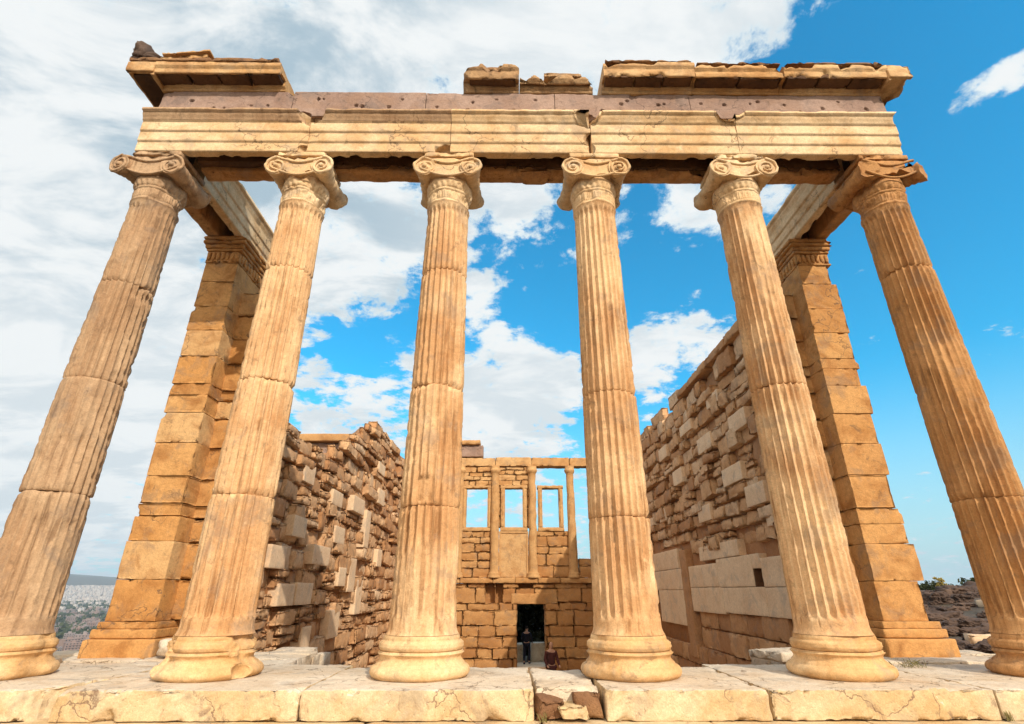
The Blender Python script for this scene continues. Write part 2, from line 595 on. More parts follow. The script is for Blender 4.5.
HONEY = (0.62, 0.365, 0.175); PALE = (0.82, 0.59, 0.345); ORANGE = (0.45, 0.205, 0.07)
M = {}
M['column'] = stone_mat('honey_marble', PALE, HONEY, ORANGE, 0.5)
M['column_brown'] = stone_mat('brown_marble', (0.54, 0.375, 0.23), (0.44, 0.28, 0.16), (0.33, 0.19, 0.10), 0.6)
M['column_orange'] = stone_mat('orange_marble', (0.62, 0.36, 0.165), (0.51, 0.265, 0.10), (0.36, 0.165, 0.055), 0.7)
M['base'] = stone_mat('cream_marble', (0.80, 0.58, 0.33), (0.68, 0.43, 0.20), (0.50, 0.26, 0.085), 0.6, streak=False)
M['architrave'] = stone_mat('architrave_marble', (0.84, 0.65, 0.41), (0.72, 0.49, 0.26), (0.50, 0.27, 0.10), 0.55, streak=False, bump=0.22, cracks=0.3)
M['frieze'] = stone_mat('grey_limestone', (0.42, 0.30, 0.245), (0.30, 0.20, 0.16), (0.33, 0.20, 0.125), 0.45, streak=False, bump=0.35, dark_amt=0.6, dark=(0.10, 0.07, 0.055), cracks=0.4)
M['cornice'] = stone_mat('cornice_marble', (0.74, 0.50, 0.26), (0.56, 0.31, 0.12), (0.34, 0.15, 0.05), 0.55, streak=False, bump=0.5)
M['soffit'] = stone_mat('shade_dark_marble', (0.15, 0.08, 0.04), (0.09, 0.045, 0.024), (0.20, 0.10, 0.04), 0.4, streak=False, bump=0.8, dark=(0.03, 0.02, 0.015))  # near-black colour stands in for shade on undersides, in gaps and the niche
M['lump'] = stone_mat('weathered_cornice', (0.52, 0.33, 0.17), (0.34, 0.19, 0.09), (0.24, 0.11, 0.045), 0.5, streak=False, bump=0.8, dark=(0.06, 0.035, 0.02), dark_amt=0.7)
M['crust'] = stone_mat('brown_crust', (0.34, 0.19, 0.09), (0.22, 0.11, 0.055), (0.40, 0.22, 0.09), 0.4, streak=False, bump=0.8, dark=(0.05, 0.03, 0.02))
M['anta'] = stone_mat('anta_marble', (0.66, 0.39, 0.165), (0.57, 0.295, 0.10), (0.36, 0.15, 0.04), 0.75, streak=False, cracks=0.7, tint_mix=0.5, dark_amt=0.6, bump=0.4,
                      tints=[(0.0, (0.42, 0.18, 0.05)), (0.45, (0.60, 0.29, 0.085)), (0.8, (0.68, 0.38, 0.14)), (1.0, (0.76, 0.54, 0.29))])
M['rubble'] = stone_mat('rubble_stone', (0.66, 0.42, 0.23), (0.50, 0.28, 0.13), (0.36, 0.165, 0.065), 0.5, streak=False, bump=0.5, dark_amt=0.65,
                        tints=[(0.0, (0.36, 0.165, 0.07)), (0.3, (0.58, 0.32, 0.15)), (0.7, (0.74, 0.47, 0.26)), (1.0, (0.80, 0.60, 0.40))])
M['repair'] = stone_mat('pale_repair_marble', (0.84, 0.64, 0.43), (0.78, 0.56, 0.36), (0.62, 0.38, 0.20), 0.3, streak=False, bump=0.12, pits=0.2, dark_amt=0.15)
M['westwall'] = stone_mat('tan_marble', (0.60, 0.36, 0.16), (0.50, 0.265, 0.10), (0.36, 0.16, 0.05), 0.5, streak=False, bump=0.4,
                          tints=[(0.0, (0.34, 0.15, 0.05)), (0.4, (0.50, 0.265, 0.10)), (0.8, (0.62, 0.39, 0.18)), (1.0, (0.72, 0.52, 0.28))])
M['step'] = stone_mat('worn_step_marble', (0.72, 0.58, 0.38), (0.62, 0.45, 0.24), (0.46, 0.27, 0.10), 0.55, streak=False, bump=0.4, dark=(0.20, 0.12, 0.08), dark_amt=0.7, cracks=0.35)
M['pave'] = stone_mat('worn_paving', (0.74, 0.66, 0.54), (0.66, 0.55, 0.41), (0.48, 0.32, 0.18), 0.45, streak=False, bump=0.5, dark_amt=0.75, cracks=0.6)
M['rock'] = stone_mat('dark_limestone', (0.135, 0.09, 0.068), (0.075, 0.05, 0.04), (0.11, 0.065, 0.04), 0.4, streak=False, bump=0.7, dark=(0.05, 0.035, 0.03), sc=0.6)
M['earth'] = simple_mat('dry_earth', (0.42, 0.34, 0.25), (0.52, 0.43, 0.33), 0.6, bump=0.5)
M['ground'] = stone_mat('ground', (0.13, 0.095, 0.07), (0.075, 0.06, 0.045), (0.06, 0.065, 0.035), 0.6, streak=False, bump=1.0, dark=(0.03, 0.025, 0.02), dark_amt=0.7, sc=0.5, cracks=1.0)
M['leaf'] = simple_mat('dark_foliage', (0.035, 0.05, 0.022), (0.075, 0.085, 0.04), 1.5)
M['leaf_shade'] = simple_mat('shaded_foliage', (0.010, 0.014, 0.007), (0.018, 0.022, 0.011), 1.5)  # foliage copy darkened to paint the tree as shaded
M['leaf_dry'] = simple_mat('yellow_foliage', (0.42, 0.32, 0.08), (0.30, 0.24, 0.06), 1.5)
M['bark'] = simple_mat('bark', (0.10, 0.075, 0.055), (0.06, 0.045, 0.035), 6)
M['house'] = simple_mat('house_render', (0.30, 0.27, 0.27), (0.20, 0.175, 0.175), 0.03, tints=(0.30, 0.19, 0.15, 1))
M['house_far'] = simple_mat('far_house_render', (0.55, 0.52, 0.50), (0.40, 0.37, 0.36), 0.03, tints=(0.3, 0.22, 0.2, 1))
M['win'] = simple_mat('window_dark', (0.05, 0.05, 0.06), (0.08, 0.08, 0.09), 1.0, rough=0.3)
M['skin'] = simple_mat('skin', (0.55, 0.33, 0.24), (0.50, 0.29, 0.20), 9)
M['navy'] = simple_mat('dark_cloth', (0.012, 0.012, 0.022), (0.02, 0.02, 0.035), 9)
M['maroon'] = simple_mat('maroon_cloth', (0.10, 0.035, 0.03), (0.075, 0.025, 0.025), 9)
M['pinkcloth'] = simple_mat('pale_cloth', (0.60, 0.48, 0.46), (0.52, 0.42, 0.40), 9)
M['hair'] = simple_mat('dark_hair', (0.02, 0.014, 0.01), (0.03, 0.02, 0.014), 20)
M['grass'] = simple_mat('dry_grass', (0.10, 0.10, 0.03), (0.20, 0.16, 0.06), 8)

# ------------------------------------------------------------------ columns
S = 2.113
XS = [(k - 2.5) * S for k in range(6)]
H = 6.62
Z_SH0, Z_SH1 = 0.372, 5.76


def shaft_r(z):
    t = np.clip((z - Z_SH0) / (Z_SH1 - Z_SH0), 0, 1)
    r = 0.346 + (0.288 - 0.346) * t + 0.007 * np.sin(np.pi * t)
    r = r + 0.026 * np.clip(1 - (z - Z_SH0) / 0.08, 0, 1) ** 2 + 0.018 * np.clip(1 - (Z_SH1 - z) / 0.06, 0, 1) ** 2
    return r


def drum(cx, cy, z0, z1, wear, seed, bites=(), notch=None, first=False, last=False, tint=0.5):
    mb = MB()
    per = 10
    n = 24 * per
    th = np.linspace(0, 2 * np.pi, n, endpoint=False) + 0.003
    ring = 0.028
    zs = np.linspace(z0 + 0.002, z1 - 0.002, max(4, int((z1 - z0) / ring)))
    zs = np.unique(np.concatenate([zs, [z0 + 0.006, z0 + 0.012, z1 - 0.006, z1 - 0.012]]))
    Z = np.repeat(zs, n); T = np.tile(th, len(zs))
    R0 = shaft_r(Z)
    u = (T * 24 / (2 * np.pi)) % 1.0
    s = (u - 0.5) / 0.44
    lim = np.minimum(Z - 0.52, (Z_SH1 - 0.07) - Z)
    k = np.clip(1 - lim / 0.05, 0, 3)
    prof = np.sqrt(np.clip(1 - s * s - k * k, 0, 1))
    P0 = np.stack([cx + R0 * np.cos(T), cy + R0 * np.sin(T), Z], 1)
    wn = fbm(P0 * np.array((1, 1, 0.35)) + seed * 4.1, 2.0, 4, seed)
    wearf = sst(wn, 0.62 - 0.22 * wear, 0.78 - 0.18 * wear)
    dep = 0.055 * (R0 / 0.35)
    arris = np.clip(1 - np.abs(np.abs(s) - 1.08) / 0.25, 0, 1)
    dn = -dep * prof * (1 - 0.72 * wearf)
    dn -= wearf * 0.005 * (1 - prof)
    dn -= arris * np.clip(fbm(P0 + seed, 13.0, 3, seed + 2) - 0.56, 0, 1) * 0.08
    dn += (fbm(P0, 6.0, 4, seed + 4) - 0.5) * 0.004 * (1 + wear)
    dn -= np.clip(fbm(P0 * np.array((1, 1, 1.6)) + 7 + seed, 3.4, 4, seed + 6) - 0.63, 0, 1) * 0.13 * (0.1 + wear)
    ed = np.minimum(Z - z0 + (9 if first else 0), z1 - Z + (9 if last else 0))
    dn -= np.clip(1 - ed / 0.016, 0, 1) * 0.011
    dn -= np.clip(1 - ed / 0.06, 0, 1) * np.clip(fbm(P0 + 3, 5.0, 3, seed + 8) - 0.48, 0, 1) * 0.16
    if notch:
        a0, a1, q0, q1, dd = notch
        aa = np.degrees(T)
        mm = (aa > a0) & (aa < a1) & (Z > q0) & (Z < q1)
        dn[mm] = -dd + (fbm(P0[mm], 9, 2, 5) - 0.5) * 0.02
    RR = R0 + dn
    P = np.stack([cx + RR * np.cos(T), cy + RR * np.sin(T), Z], 1)
    if bites:
        P = bite(P, bites, seed)
    m = len(zs)
    idx = np.arange(m * n).reshape(m, n)
    j2 = (np.arange(n) + 1) % n
    F = np.stack([idx[:-1, :].ravel(), idx[:-1, j2].ravel(), idx[1:, j2].ravel(), idx[1:, :].ravel()], 1)
    mb.add(P, F, tint)
    mb.add(P[idx[0, ::-1]], [list(range(n))], tint)
    mb.add(P[idx[-1]], [list(range(n))], tint)
    return mb


def arc(cx, cz, r, a0, a1, n=8):
    return [(cx + r * math.cos(R(a0 + (a1 - a0) * i / n)), cz + r * math.sin(R(a0 + (a1 - a0) * i / n))) for i in range(n + 1)]


def base_profile():
    p = [(0.46, 0.003)]
    p += [(0.445 + 0.052 * math.cos(R(a)), 0.062 + 0.057 * math.sin(R(a))) for a in range(-80, 81, 16)]
    p += [(0.445, 0.124), (0.440, 0.138)]
    p += [(0.435 - 0.030 * math.sin(R(a)), 0.142 + 0.088 * a / 180) for a in range(20, 181, 20)]
    p += [(0.418, 0.236), (0.418, 0.250)]
    p += [(0.386 + 0.040 * math.cos(R(a)), 0.300 + 0.048 * math.sin(R(a))) for a in range(-80, 81, 16)]
    p += [(0.384, 0.352), (0.384, 0.372), (0.376, 0.398)]
    return p


def volute_end(mb, cx, y, cz, r, side, facing, seed):
    """raised spiral on the end face of a bolster; side +1 = right volute, facing -1 = towards -y"""
    turns = 2.1
    n = 90
    pts = []; rad = []
    for i in range(n):
        f = i / (n - 1)
        ang = math.pi / 2 + side * -1 * (-1) * 0 - side * 2 * math.pi * turns * f
        rr = r * 0.93 * (1 - f) ** 1.15 + 0.018
        pts.append((cx + rr * math.cos(ang), y - facing * 0.004, cz + rr * math.sin(ang)))
        rad.append(0.023 * (1 - 0.5 * f))
    tube(mb, pts, rad, 6)
    blob(mb, (cx, y + facing * 0.008, cz), 0.034, 0.022, 0.034, 0.05, 1, seed, sub=2)


def bolster(side, cx, cy, cz, r, half, seed, wear=0.0, ang=0.0, length=None, back=True):
    mb = MB()
    hl = half if length is None else length
    n = 26
    segs = 40
    prof = []
    for i in range(n + 1):
        f = i / n
        yy = -half + (half + hl) * f
        e = abs(2 * f - 1)
        rr = r * (0.70 + 0.30 * e ** 2.2) + (0.007 * math.cos(f * 2 * math.pi * 8) if 0.12 < f < 0.88 else 0)
        prof.append((rr, yy))
    prof = [(r * 0.80, -half + 0.012), (r * 0.98, -half)] + prof + [(r * 0.98, hl), (r * 0.80, hl - 0.012)]
    lm = MB()
    lathe(lm, prof, 0, 0, segs, amp=0.006 + wear * 0.02, seed=seed, scale=7, chip=0.03 * (0.3 + wear))
    for v, f0 in ((lm, None),):
        V = np.concatenate(lm.v)
        V = np.stack([V[:, 0], V[:, 2], -V[:, 1]], 1)       # lathe axis to y
        mb.add(V, lm.f, 0.5)
    if wear < 0.8:
        volute_end(mb, 0, -half, 0, r, side, -1, seed)
        if back:
            volute_end(mb, 0, hl, 0, r, side, 1, seed)
    V = np.concatenate(mb.v)
    # weathering eats the edges and spirals
    ero = np.clip(fbm(V + seed * 2.3, 5.0, 3, seed + 70) - 0.46, 0, 1) * (0.22 + 0.3 * wear)
    rad = np.maximum(np.hypot(V[:, 0], V[:, 2]), 1e-4)
    V[:, 0] *= 1 - ero * 0.6; V[:, 2] *= 1 - ero * 0.6
    V[:, 1] -= np.sign(V[:, 1]) * ero * 0.35 * (np.abs(V[:, 1]) > 0.2)
    V += (np.stack([fbm(V + 5 + seed, 11, 3, 71), fbm(V + 9 + seed, 11, 3, 72), fbm(V + 13 + seed, 11, 3, 73)], 1) - 0.5) * 0.022
    c, s = math.cos(ang), math.sin(ang)
    V = np.stack([V[:, 0] * c - V[:, 1] * s + cx, V[:, 0] * s + V[:, 1] * c + cy, V[:, 2] + cz], 1)
    out = MB()
    out.add(V, mb.f, 0.5)
    return out


def make_column(i, joints, wear, mat, label, seed, base_wear=0.0, cap_wear=0.1, notch=None, bites=(), base_bites=(), corner=0):
    cx, cy = XS[i], 0.0
    root = empty('column', (cx, cy, 0))
    tag(root, label, 'column', 'columns of the porch front')
    # base
    mb = MB()

    def flut(r, z, t):
        return r + np.where((z > 0.243) & (z < 0.316), 0.004 * np.cos(z * 2 * np.pi / 0.019), 0)
    pr = base_profile()
    fine = []
    for a, b in zip(pr[:-1], pr[1:]):
        k = max(1, int(math.hypot(b[0] - a[0], b[1] - a[1]) / 0.008))
        for q in range(k):
            fine.append((a[0] + (b[0] - a[0]) * q / k, 0.93 * (a[1] + (b[1] - a[1]) * q / k)))
    fine.append((pr[-1][0], 0.93 * pr[-1][1]))
    lathe(mb, fine, cx, cy, 144, amp=0.006 + 0.02 * base_wear, seed=seed + 40, scale=6, chip=0.03 + 0.10 * base_wear, bites=base_bites, mod=flut)
    mb.build('base', M['base'] if mat is not M['column_orange'] else M['column_orange'], root)
    zs = [Z_SH0] + joints + [Z_SH1]
    for q in range(len(zs) - 1):
        w = wear[q] if isinstance(wear, (list, tuple)) else wear
        nt = notch if notch and zs[q] <= notch[2] < zs[q + 1] else None
        drum(cx, cy, zs[q], zs[q + 1], w, seed * 11 + q * 3, bites, nt, q == 0, q == len(zs) - 2).build('drum', mat, root)
    # capital
    mb = MB()

    def neck(r, z, t):
        band = ((z > 5.830) & (z < 5.965))
        up = np.clip((z - 5.830) / 0.135, 0, 1)
        pal = np.abs(np.sin(t * 12)) ** 0.7
        pal = 0.016 * (np.where(up < 0.85 * pal + 0.10, 1, 0)) * (0.6 + 0.4 * np.cos(t * 24 * 3))
        r = r + np.where(band, pal, 0)
        egg = (z > 6.005) & (z < 6.09)
        r = r - np.where(egg, 0.020 * np.abs(np.cos(t * 12)) ** 3, 0)
        bead = (z > 5.765) & (z < 5.815)
        r = r - np.where(bead, 0.008 * np.abs(np.cos(t * 36)), 0)
        return r
    cp = [(0.287, 5.762), (0.303, 5.770), (0.310, 5.785), (0.303, 5.805), (0.288, 5.820), (0.287, 5.835)]
    cp += [(0.287 + 0.006 * f, 5.835 + 0.13 * f) for f in np.linspace(0.05, 1, 14)]
    cp += [(0.303, 5.970), (0.305, 5.985), (0.303, 6.000)]
    cp += [(0.300 + 0.030 * math.sin(R(a)), 6.005 + 0.085 * (1 - math.cos(R(a)))) for a in range(10, 91, 10)]
    cp += [(0.325, 6.14), (0.31, 6.24)]
    lathe(mb, cp, cx, cy, 216, amp=0.007 + 0.02 * cap_wear, seed=seed + 60, scale=8, chip=0.06 + 0.06 * cap_wear, mod=neck)
    # the channel between the volutes, sagging deeply in the middle
    xs = np.linspace(-0.37, 0.37, 19)
    top = [(x, 6.465 - 0.095 * math.cos(x / 0.37 * math.pi / 2) ** 1.5) for x in xs]
    bot = [(x, 6.27 - 0.125 * math.cos(x / 0.37 * math.pi / 2)) for x in xs]
    prof = [(x + cx, z) for x, z in bot] + [(x + cx, z) for x, z in top[::-1]]
    prism(mb, prof, cy - 0.355, cy + 0.355, 'y', 0.03, 0.014, 0.05 + 0.1 * cap_wear, seed + 61)
    for fy in (-0.362, 0.362):       # raised edges of the channel
        tube(mb, [(cx + x, cy + fy, z) for x, z in top], 0.022, 6)
        tube(mb, [(cx + x, cy + fy, z) for x, z in bot], 0.018, 6)
    stone(mb, (cx - 0.31, cy - 0.30, 6.33), (cx + 0.31, cy + 0.30, 6.54), 0.05, 0.03, 0.008, 6, 0.05 + 0.1 * cap_wear, seed + 62)
    stone(mb, (cx - 0.36, cy - 0.325, 6.535), (cx + 0.36, cy + 0.325, 6.616), 0.05, 0.015, 0.008, 6, 0.06, seed + 63)
    cmat = M['architrave'] if mat is M['column'] else mat
    cap = mb.build('capital', cmat, root)
    for sd_ in (-1, 1):
        outer = corner != 0 and sd_ == corner
        if outer:
            b = bolster(sd_, cx + sd_ * (0.325 if corner < 0 else 0.285), cy - 0.055, 6.30, 0.158, 0.345, seed + sd_, cap_wear, sd_ * R(14 if corner < 0 else 36), 0.25, False)
        else:
            b = bolster(sd_, cx + sd_ * 0.325, cy, 6.30, 0.158, 0.385, seed + sd_, cap_wear)
        b.build('volute', cmat, cap)
    return root


make_column(0, [1.77, 3.10, 4.45], [0.55, 0.45, 1.0, 0.2], M['column_brown'],
            'brown weathered fluted column at far left, its third drum worn almost smooth', 1, 0.25, 0.15, corner=-1,
            base_bites=[(XS[0] + 0.33, -0.50, 0.36, 0.12)])
make_column(1, [1.74, 3.10, 4.70], [0.25, 0.2, 0.15, 0.1], M['column'],
            'pale fluted column with a crumbled broken base, in front of the left corner pier', 2, 1.0, 0.35,
            base_bites=[(XS[1] - 0.42, -0.36, 0.25, 0.22), (XS[1] + 0.48, -0.30, 0.33, 0.20), (XS[1] + 0.1, -0.56, 0.16, 0.12), (XS[1] + 0.47, -.25, 0.06, .12)])
make_column(2, [1.62, 3.02, 4.66], [0.35, 0.55, 0.2, 0.1], M['column'],
            'honey fluted column with a square notch cut in its shaft, left of the far doorway', 3, 0.1, 0.15,
            notch=(246, 280, 1.66, 1.93, 0.062))
make_column(3, [1.51, 2.95], [0.15, 0.2, 0.25], M['column'],
            'honey fluted column with an intact round base, right of the far doorway', 4, 0.08, 0.1)
make_column(4, [3.05], [0.45, 0.3], M['column'],
            'orange fluted column with bright right edge in front of the right rubble wall', 5, 0.1, 0.2)
make_column(5, [1.72, 4.75], [0.6, 0.35, 0.3], M['column_orange'],
            'deep orange fluted column at far right with a chipped capital, against blue sky', 6, 0.4, 0.95, corner=1,
            base_bites=[(XS[5] - 0.38, -0.48, 0.30, 0.13)])

# ------------------------------------------------------------------ entablature
Z0 = H
def arch_block(x0, x1, label, seed, bites=(), rear_bites=(), rear=(0.06, 0.30), gap=None):
    root = empty('architrave_block', ((x0 + x1) / 2, 0, Z0))
    tag(root, label, 'stone beam', 'architrave blocks over the columns')
    mb = MB()
    prof = [(-0.45, Z0 + 0.72), (-0.45, Z0 + 0.68), (-0.418, Z0 + 0.672), (-0.415, Z0 + 0.64), (-0.378, Z0 + 0.575), (-0.375, Z0 + 0.545), (-0.356, Z0 + 0.540),
            (-0.353, Z0 + 0.362), (-0.337, Z0 + 0.357), (-0.334, Z0 + 0.180), (-0.318, Z0 + 0.175), (-0.315, Z0), (-0.20, Z0), (-0.12, Z0 + 0.12), (-0.06, Z0 + 0.40), (-0.06, Z0 + 0.72)]
    rnd = random.Random(seed)
    bb = list(bites)
    for q in range(7):       # ragged inner edge of the soffit
        bb.append((rnd.uniform(x0 + .1, x1 - .1), rnd.uniform(-0.16, -0.10), Z0 + rnd.uniform(-0.03, 0.05), rnd.uniform(0.07, 0.14)))
    prism(mb, prof, x0 + 0.004, x1 - 0.004, 'x', 0.03, 0.004, 0.022, seed, bites=bb, pres=0.03)
    o = mb.build('front_beam', [M['architrave'], M['column_brown']], root)
    if seed in (21, 22):        # the crowning mould of the two left beams has gone brown
        for p in o.data.polygons:
            if p.center.z > 0.545 and p.normal.y < 0.5:
                p.material_index = 1
    mb = MB()
    rb = list(rear_bites)
    for q in range(6):
        rb.append((rnd.uniform(x0 + .1, x1 - .1), rear[0] - 0.02, Z0 + rnd.uniform(-0.03, 0.06), rnd.uniform(0.06, 0.13)))
    prism(mb, [(rear[1] + 0.03, Z0 + 0.72), (rear[0], Z0 + 0.72), (rear[0], Z0), (rear[1], Z0), (rear[1], Z0 + 0.32), (rear[1] + 0.02, Z0 + 0.325)],
          max(x0, -4.88) + 0.004, min(x1, 4.88) - 0.004, 'x', 0.04, 0.008, 0.03, seed + 5, bites=rb)
    mb.build('rear_beam', M['column_orange'], root)
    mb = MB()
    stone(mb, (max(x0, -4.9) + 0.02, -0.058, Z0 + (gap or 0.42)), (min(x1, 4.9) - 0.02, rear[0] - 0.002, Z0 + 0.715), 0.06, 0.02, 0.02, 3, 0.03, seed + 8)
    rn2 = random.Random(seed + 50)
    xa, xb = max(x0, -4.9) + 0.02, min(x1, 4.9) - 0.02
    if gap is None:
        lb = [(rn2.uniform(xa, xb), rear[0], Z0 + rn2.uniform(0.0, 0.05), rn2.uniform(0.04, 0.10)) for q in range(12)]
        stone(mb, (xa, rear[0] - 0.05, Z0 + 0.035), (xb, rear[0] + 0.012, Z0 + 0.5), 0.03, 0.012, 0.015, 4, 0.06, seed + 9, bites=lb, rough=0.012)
    mb.build('shaded_gap_fill', M['soffit'], root)  # dark lining paints the shade of the gap between the beams
    return root


arch_block(-5.62, -3.13, 'left corner stone beam with bands, from first column to second', 21,
           bites=[(-3.10, -0.46, Z0 + 0.68, 0.24), (-3.16, -0.33, Z0 + 0.02, 0.11)], gap=0.06, rear=(0.08, .30))
arch_block(-3.13, -1.045, 'banded stone beam spanning the second and third columns', 22,
           bites=[(-3.12, -0.47, Z0 + 0.72, 0.22), (-1.12, -0.34, Z0 - 0.02, 0.17), (-1.05, -0.33, Z0 + 0.05, 0.1)])
arch_block(-1.045, 1.03, 'banded stone beam between the two middle columns, its right end broken away', 23,
           bites=[(1.03, -0.42, Z0 + 0.66, 0.22), (1.05, -0.34, Z0 + 0.25, 0.13), (1.06, -0.34, Z0 + 0.08, 0.10)], rear_bites=[(0.2, 0.1, Z0, .25)])
arch_block(1.03, 3.20, 'banded stone beam spanning the fourth and fifth columns, notched above the fifth', 24,
           bites=[(0.98, -0.45, Z0 + 0.74, 0.22), (3.10, -0.47, Z0 + 0.74, 0.20), (1.0, -0.3, Z0 + 0.08, 0.10)])
arch_block(3.20, 5.62, 'right corner stone beam with bands, under the longest overhanging slabs', 25,
           bites=[(3.22, -0.47, Z0 + 0.72, 0.13), (5.66, -0.40, Z0 + 0.0, 0.12), (5.66, -.44, Z0 + .62, .10)])


def return_beam(side, y1, label, seed, bites):
    cx = side * 5.2825
    root = empty('return_beam', (cx, y1 / 2, Z0))
    tag(root, label, 'stone beam', 'beams running back to the corner piers')
    # inner face carries the bands
    pr = [(0.40, 0.72), (0.40, 0.66), (0.37, 0.65), (0.36, 0.58), (0.335, 0.545), (0.332, 0.362), (0.318, 0.357), (0.315, 0.180), (0.302, 0.175), (0.30, 0.0), (0.16, 0.0), (0.06, 0.18), (0.06, 0.72)]
    mb = MB()
    prof = [(cx - side * u, Z0 + z) for u, z in pr]
    if side < 0:
        prof = prof[::-1]
    rnd = random.Random(seed)
    bb = list(bites) + [(cx - side * 0.10, rnd.uniform(0.4, y1 - 0.2), Z0 + rnd.uniform(-.02, .05), rnd.uniform(.07, .14)) for q in range(6)]
    prism(mb, prof, 0.345, y1, 'y', 0.035, 0.005, 0.03, seed, bites=bb)
    mb.build('inner_beam', M['architrave'], root)
    mb = MB()
    pr = [(-0.12, 0.72), (-0.12, 0.0), (-0.325, 0.0), (-0.328, 0.175), (-0.345, 0.18), (-0.35, 0.54), (-0.40, 0.58), (-0.42, 0.66), (-0.42, 0.72)]
    prof = [(cx - side * u, Z0 + z) for u, z in pr]
    if side < 0:
        prof = prof[::-1]
    prism(mb, prof, 0.0, y1 - 0.1, 'y', 0.04, 0.006, 0.03, seed + 2)
    mb.build('outer_beam', M['column_orange'], root)
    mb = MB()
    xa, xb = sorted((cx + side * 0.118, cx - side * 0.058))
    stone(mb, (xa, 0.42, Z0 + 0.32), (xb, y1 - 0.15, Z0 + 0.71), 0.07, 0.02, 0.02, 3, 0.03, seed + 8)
    mb.build('shaded_gap_fill', M['soffit'], root)  # gap shade painted in by the dark material


return_beam(-1, 2.8, 'stone beam running back from the leftmost column to the left pier', 31, [(-4.95, 2.75, Z0 + 0.72, 0.12)])
return_beam(1, 2.85, 'stone beam running back from the rightmost column to the right pier', 32, [(4.9, 2.9, Z0 + 0.72, 0.2), (5.0, 2.95, Z0 + 0.1, 0.15)])

# frieze of grey limestone
ZF0, ZF1 = Z0 + 0.724, Z0 + 1.235
frz = [(-5.53, -5.38, 'narrow grey corner block under the left overhanging slab', [], ZF1),
       (-5.37, -3.51, 'grey limestone block under the left overhanging slab, above the leftmost beam', [(-3.5, -0.32, ZF1, 0.10)], ZF1),
       (-3.50, -1.47, 'bare topped grey limestone block between the left slab and the gap', [(-3.3, -0.32, ZF0 - 0.03, 0.13)], ZF1 + 0.01),
       (-1.46, 0.515, 'grey limestone block with dipped top below the lone upright broken stone', [(-1.36, -0.2, ZF1 + 0.10, 0.17)], ZF1),
       (0.525, 2.60, 'grey limestone block with a cracked corner beside the broken beam end', [(1.0, -0.34, ZF0 - 0.05, 0.13), (1.75, -0.36, ZF1 - 0.03, 0.10)], ZF1),
       (2.61, 5.62, 'long grey limestone block at the right end under broken overhanging slabs', [(5.64, -0.3, ZF1 - 0.1, 0.07)], ZF1)]
rnd = random.Random(5)
for i, (x0, x1, lab, bt, zt) in enumerate(frz):
    mb = MB()
    holes = []
    if x1 - x0 > 1:
        nh = int((x1 - x0) * 3.2)
        for q in range(nh):
            holes.append((x0 + 0.12 + (x1 - x0 - 0.24) * (q + rnd.random()) / nh, ZF0 + rnd.choice((0.14, 0.22, 0.30, 0.38)) + rnd.uniform(-.02, .02), rnd.uniform(0.016, 0.032)))
    prism(mb, [(-0.30, zt), (-0.305, ZF0), (0.28, ZF0), (0.28, zt)], x0, x1, 'x', 0.014, 0.004, 0.025, 300 + i, bites=bt, holes=holes, pres=0.014)
    o = mb.build('frieze_block', M['frieze'])
    tag(o, lab, 'frieze block', 'grey frieze blocks above the beams')

# cornice
ZC = ZF1


def cornice_pieces(x0, x1, left_ret=False, right_ret=False, seed=0, front=-0.58, bites=(), top=0.34, hollow=True, soffit_bites=0):
    mb = MB()
    xa = x0 if not left_ret else x0
    rnd = random.Random(seed)
    prof = [(front, ZC + top), (front, ZC + top - 0.08), (front + 0.03, ZC + top - 0.10), (front + 0.035, ZC + 0.10), (front + 0.06, ZC + 0.098), (front + 0.07, ZC + 0.15),
            (-0.36, ZC + 0.16), (-0.345, ZC + 0.07), (-0.32, ZC + 0.06), (-0.312, ZC + 0.004), (0.27, ZC + 0.004), (0.27, ZC + top)]
    cc = []
    for q in range(soffit_bites):
        cc.append(((rnd.uniform(x0, x1), front + rnd.uniform(0.01, 0.07), ZC + rnd.uniform(0.02, 0.09)), (rnd.uniform(-0.7, 0.7), -rnd.uniform(0.3, 1), -rnd.uniform(0.3, 1)), rnd.uniform(0.07, 0.20)))
    for q in range(soffit_bites // 2):
        cc.append(((rnd.uniform(x0, x1), front + rnd.uniform(0.0, 0.03), ZC + top - rnd.uniform(0.01, 0.06)), (rnd.uniform(-0.7, 0.7), -rnd.uniform(0.3, 1), rnd.uniform(0.3, 1)), rnd.uniform(0.06, 0.22)))
    for (bx_, by_, bz_, br_) in bites:
        e = -1 if bx_ < (x0 + x1) / 2 else 1
        at_end = min(abs(bx_ - x0), abs(bx_ - x1)) < 0.15
        cc.append(((bx_ - (e * br_ * 0.6 if at_end else 0), by_ + br_ * 0.35, bz_ + (-br_ * 0.5 if bz_ > ZC + top * .6 else br_ * 0.4)), ((e * 1.0 if at_end else rnd.uniform(-.4, .4)), -0.5, (0.8 if bz_ > ZC + top * .6 else -0.8)), br_ * 1.5))
    prism(mb, prof, x0, x1, 'x', 0.03, 0.007, 0.03, seed, cuts=cc, pres=0.028)
    return mb


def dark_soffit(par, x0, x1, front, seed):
    # underside with rough hollows, its shade put into the near-black colour
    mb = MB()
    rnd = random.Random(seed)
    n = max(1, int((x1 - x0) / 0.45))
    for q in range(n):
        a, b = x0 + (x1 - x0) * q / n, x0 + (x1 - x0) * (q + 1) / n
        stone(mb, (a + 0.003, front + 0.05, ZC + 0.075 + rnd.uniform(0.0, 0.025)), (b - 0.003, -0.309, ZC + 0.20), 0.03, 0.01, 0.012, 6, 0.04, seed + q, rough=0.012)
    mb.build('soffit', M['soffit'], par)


CG = 'broken cornice slabs along the top'
mb = cornice_pieces(-5.56, -3.66, seed=41, top=0.298)
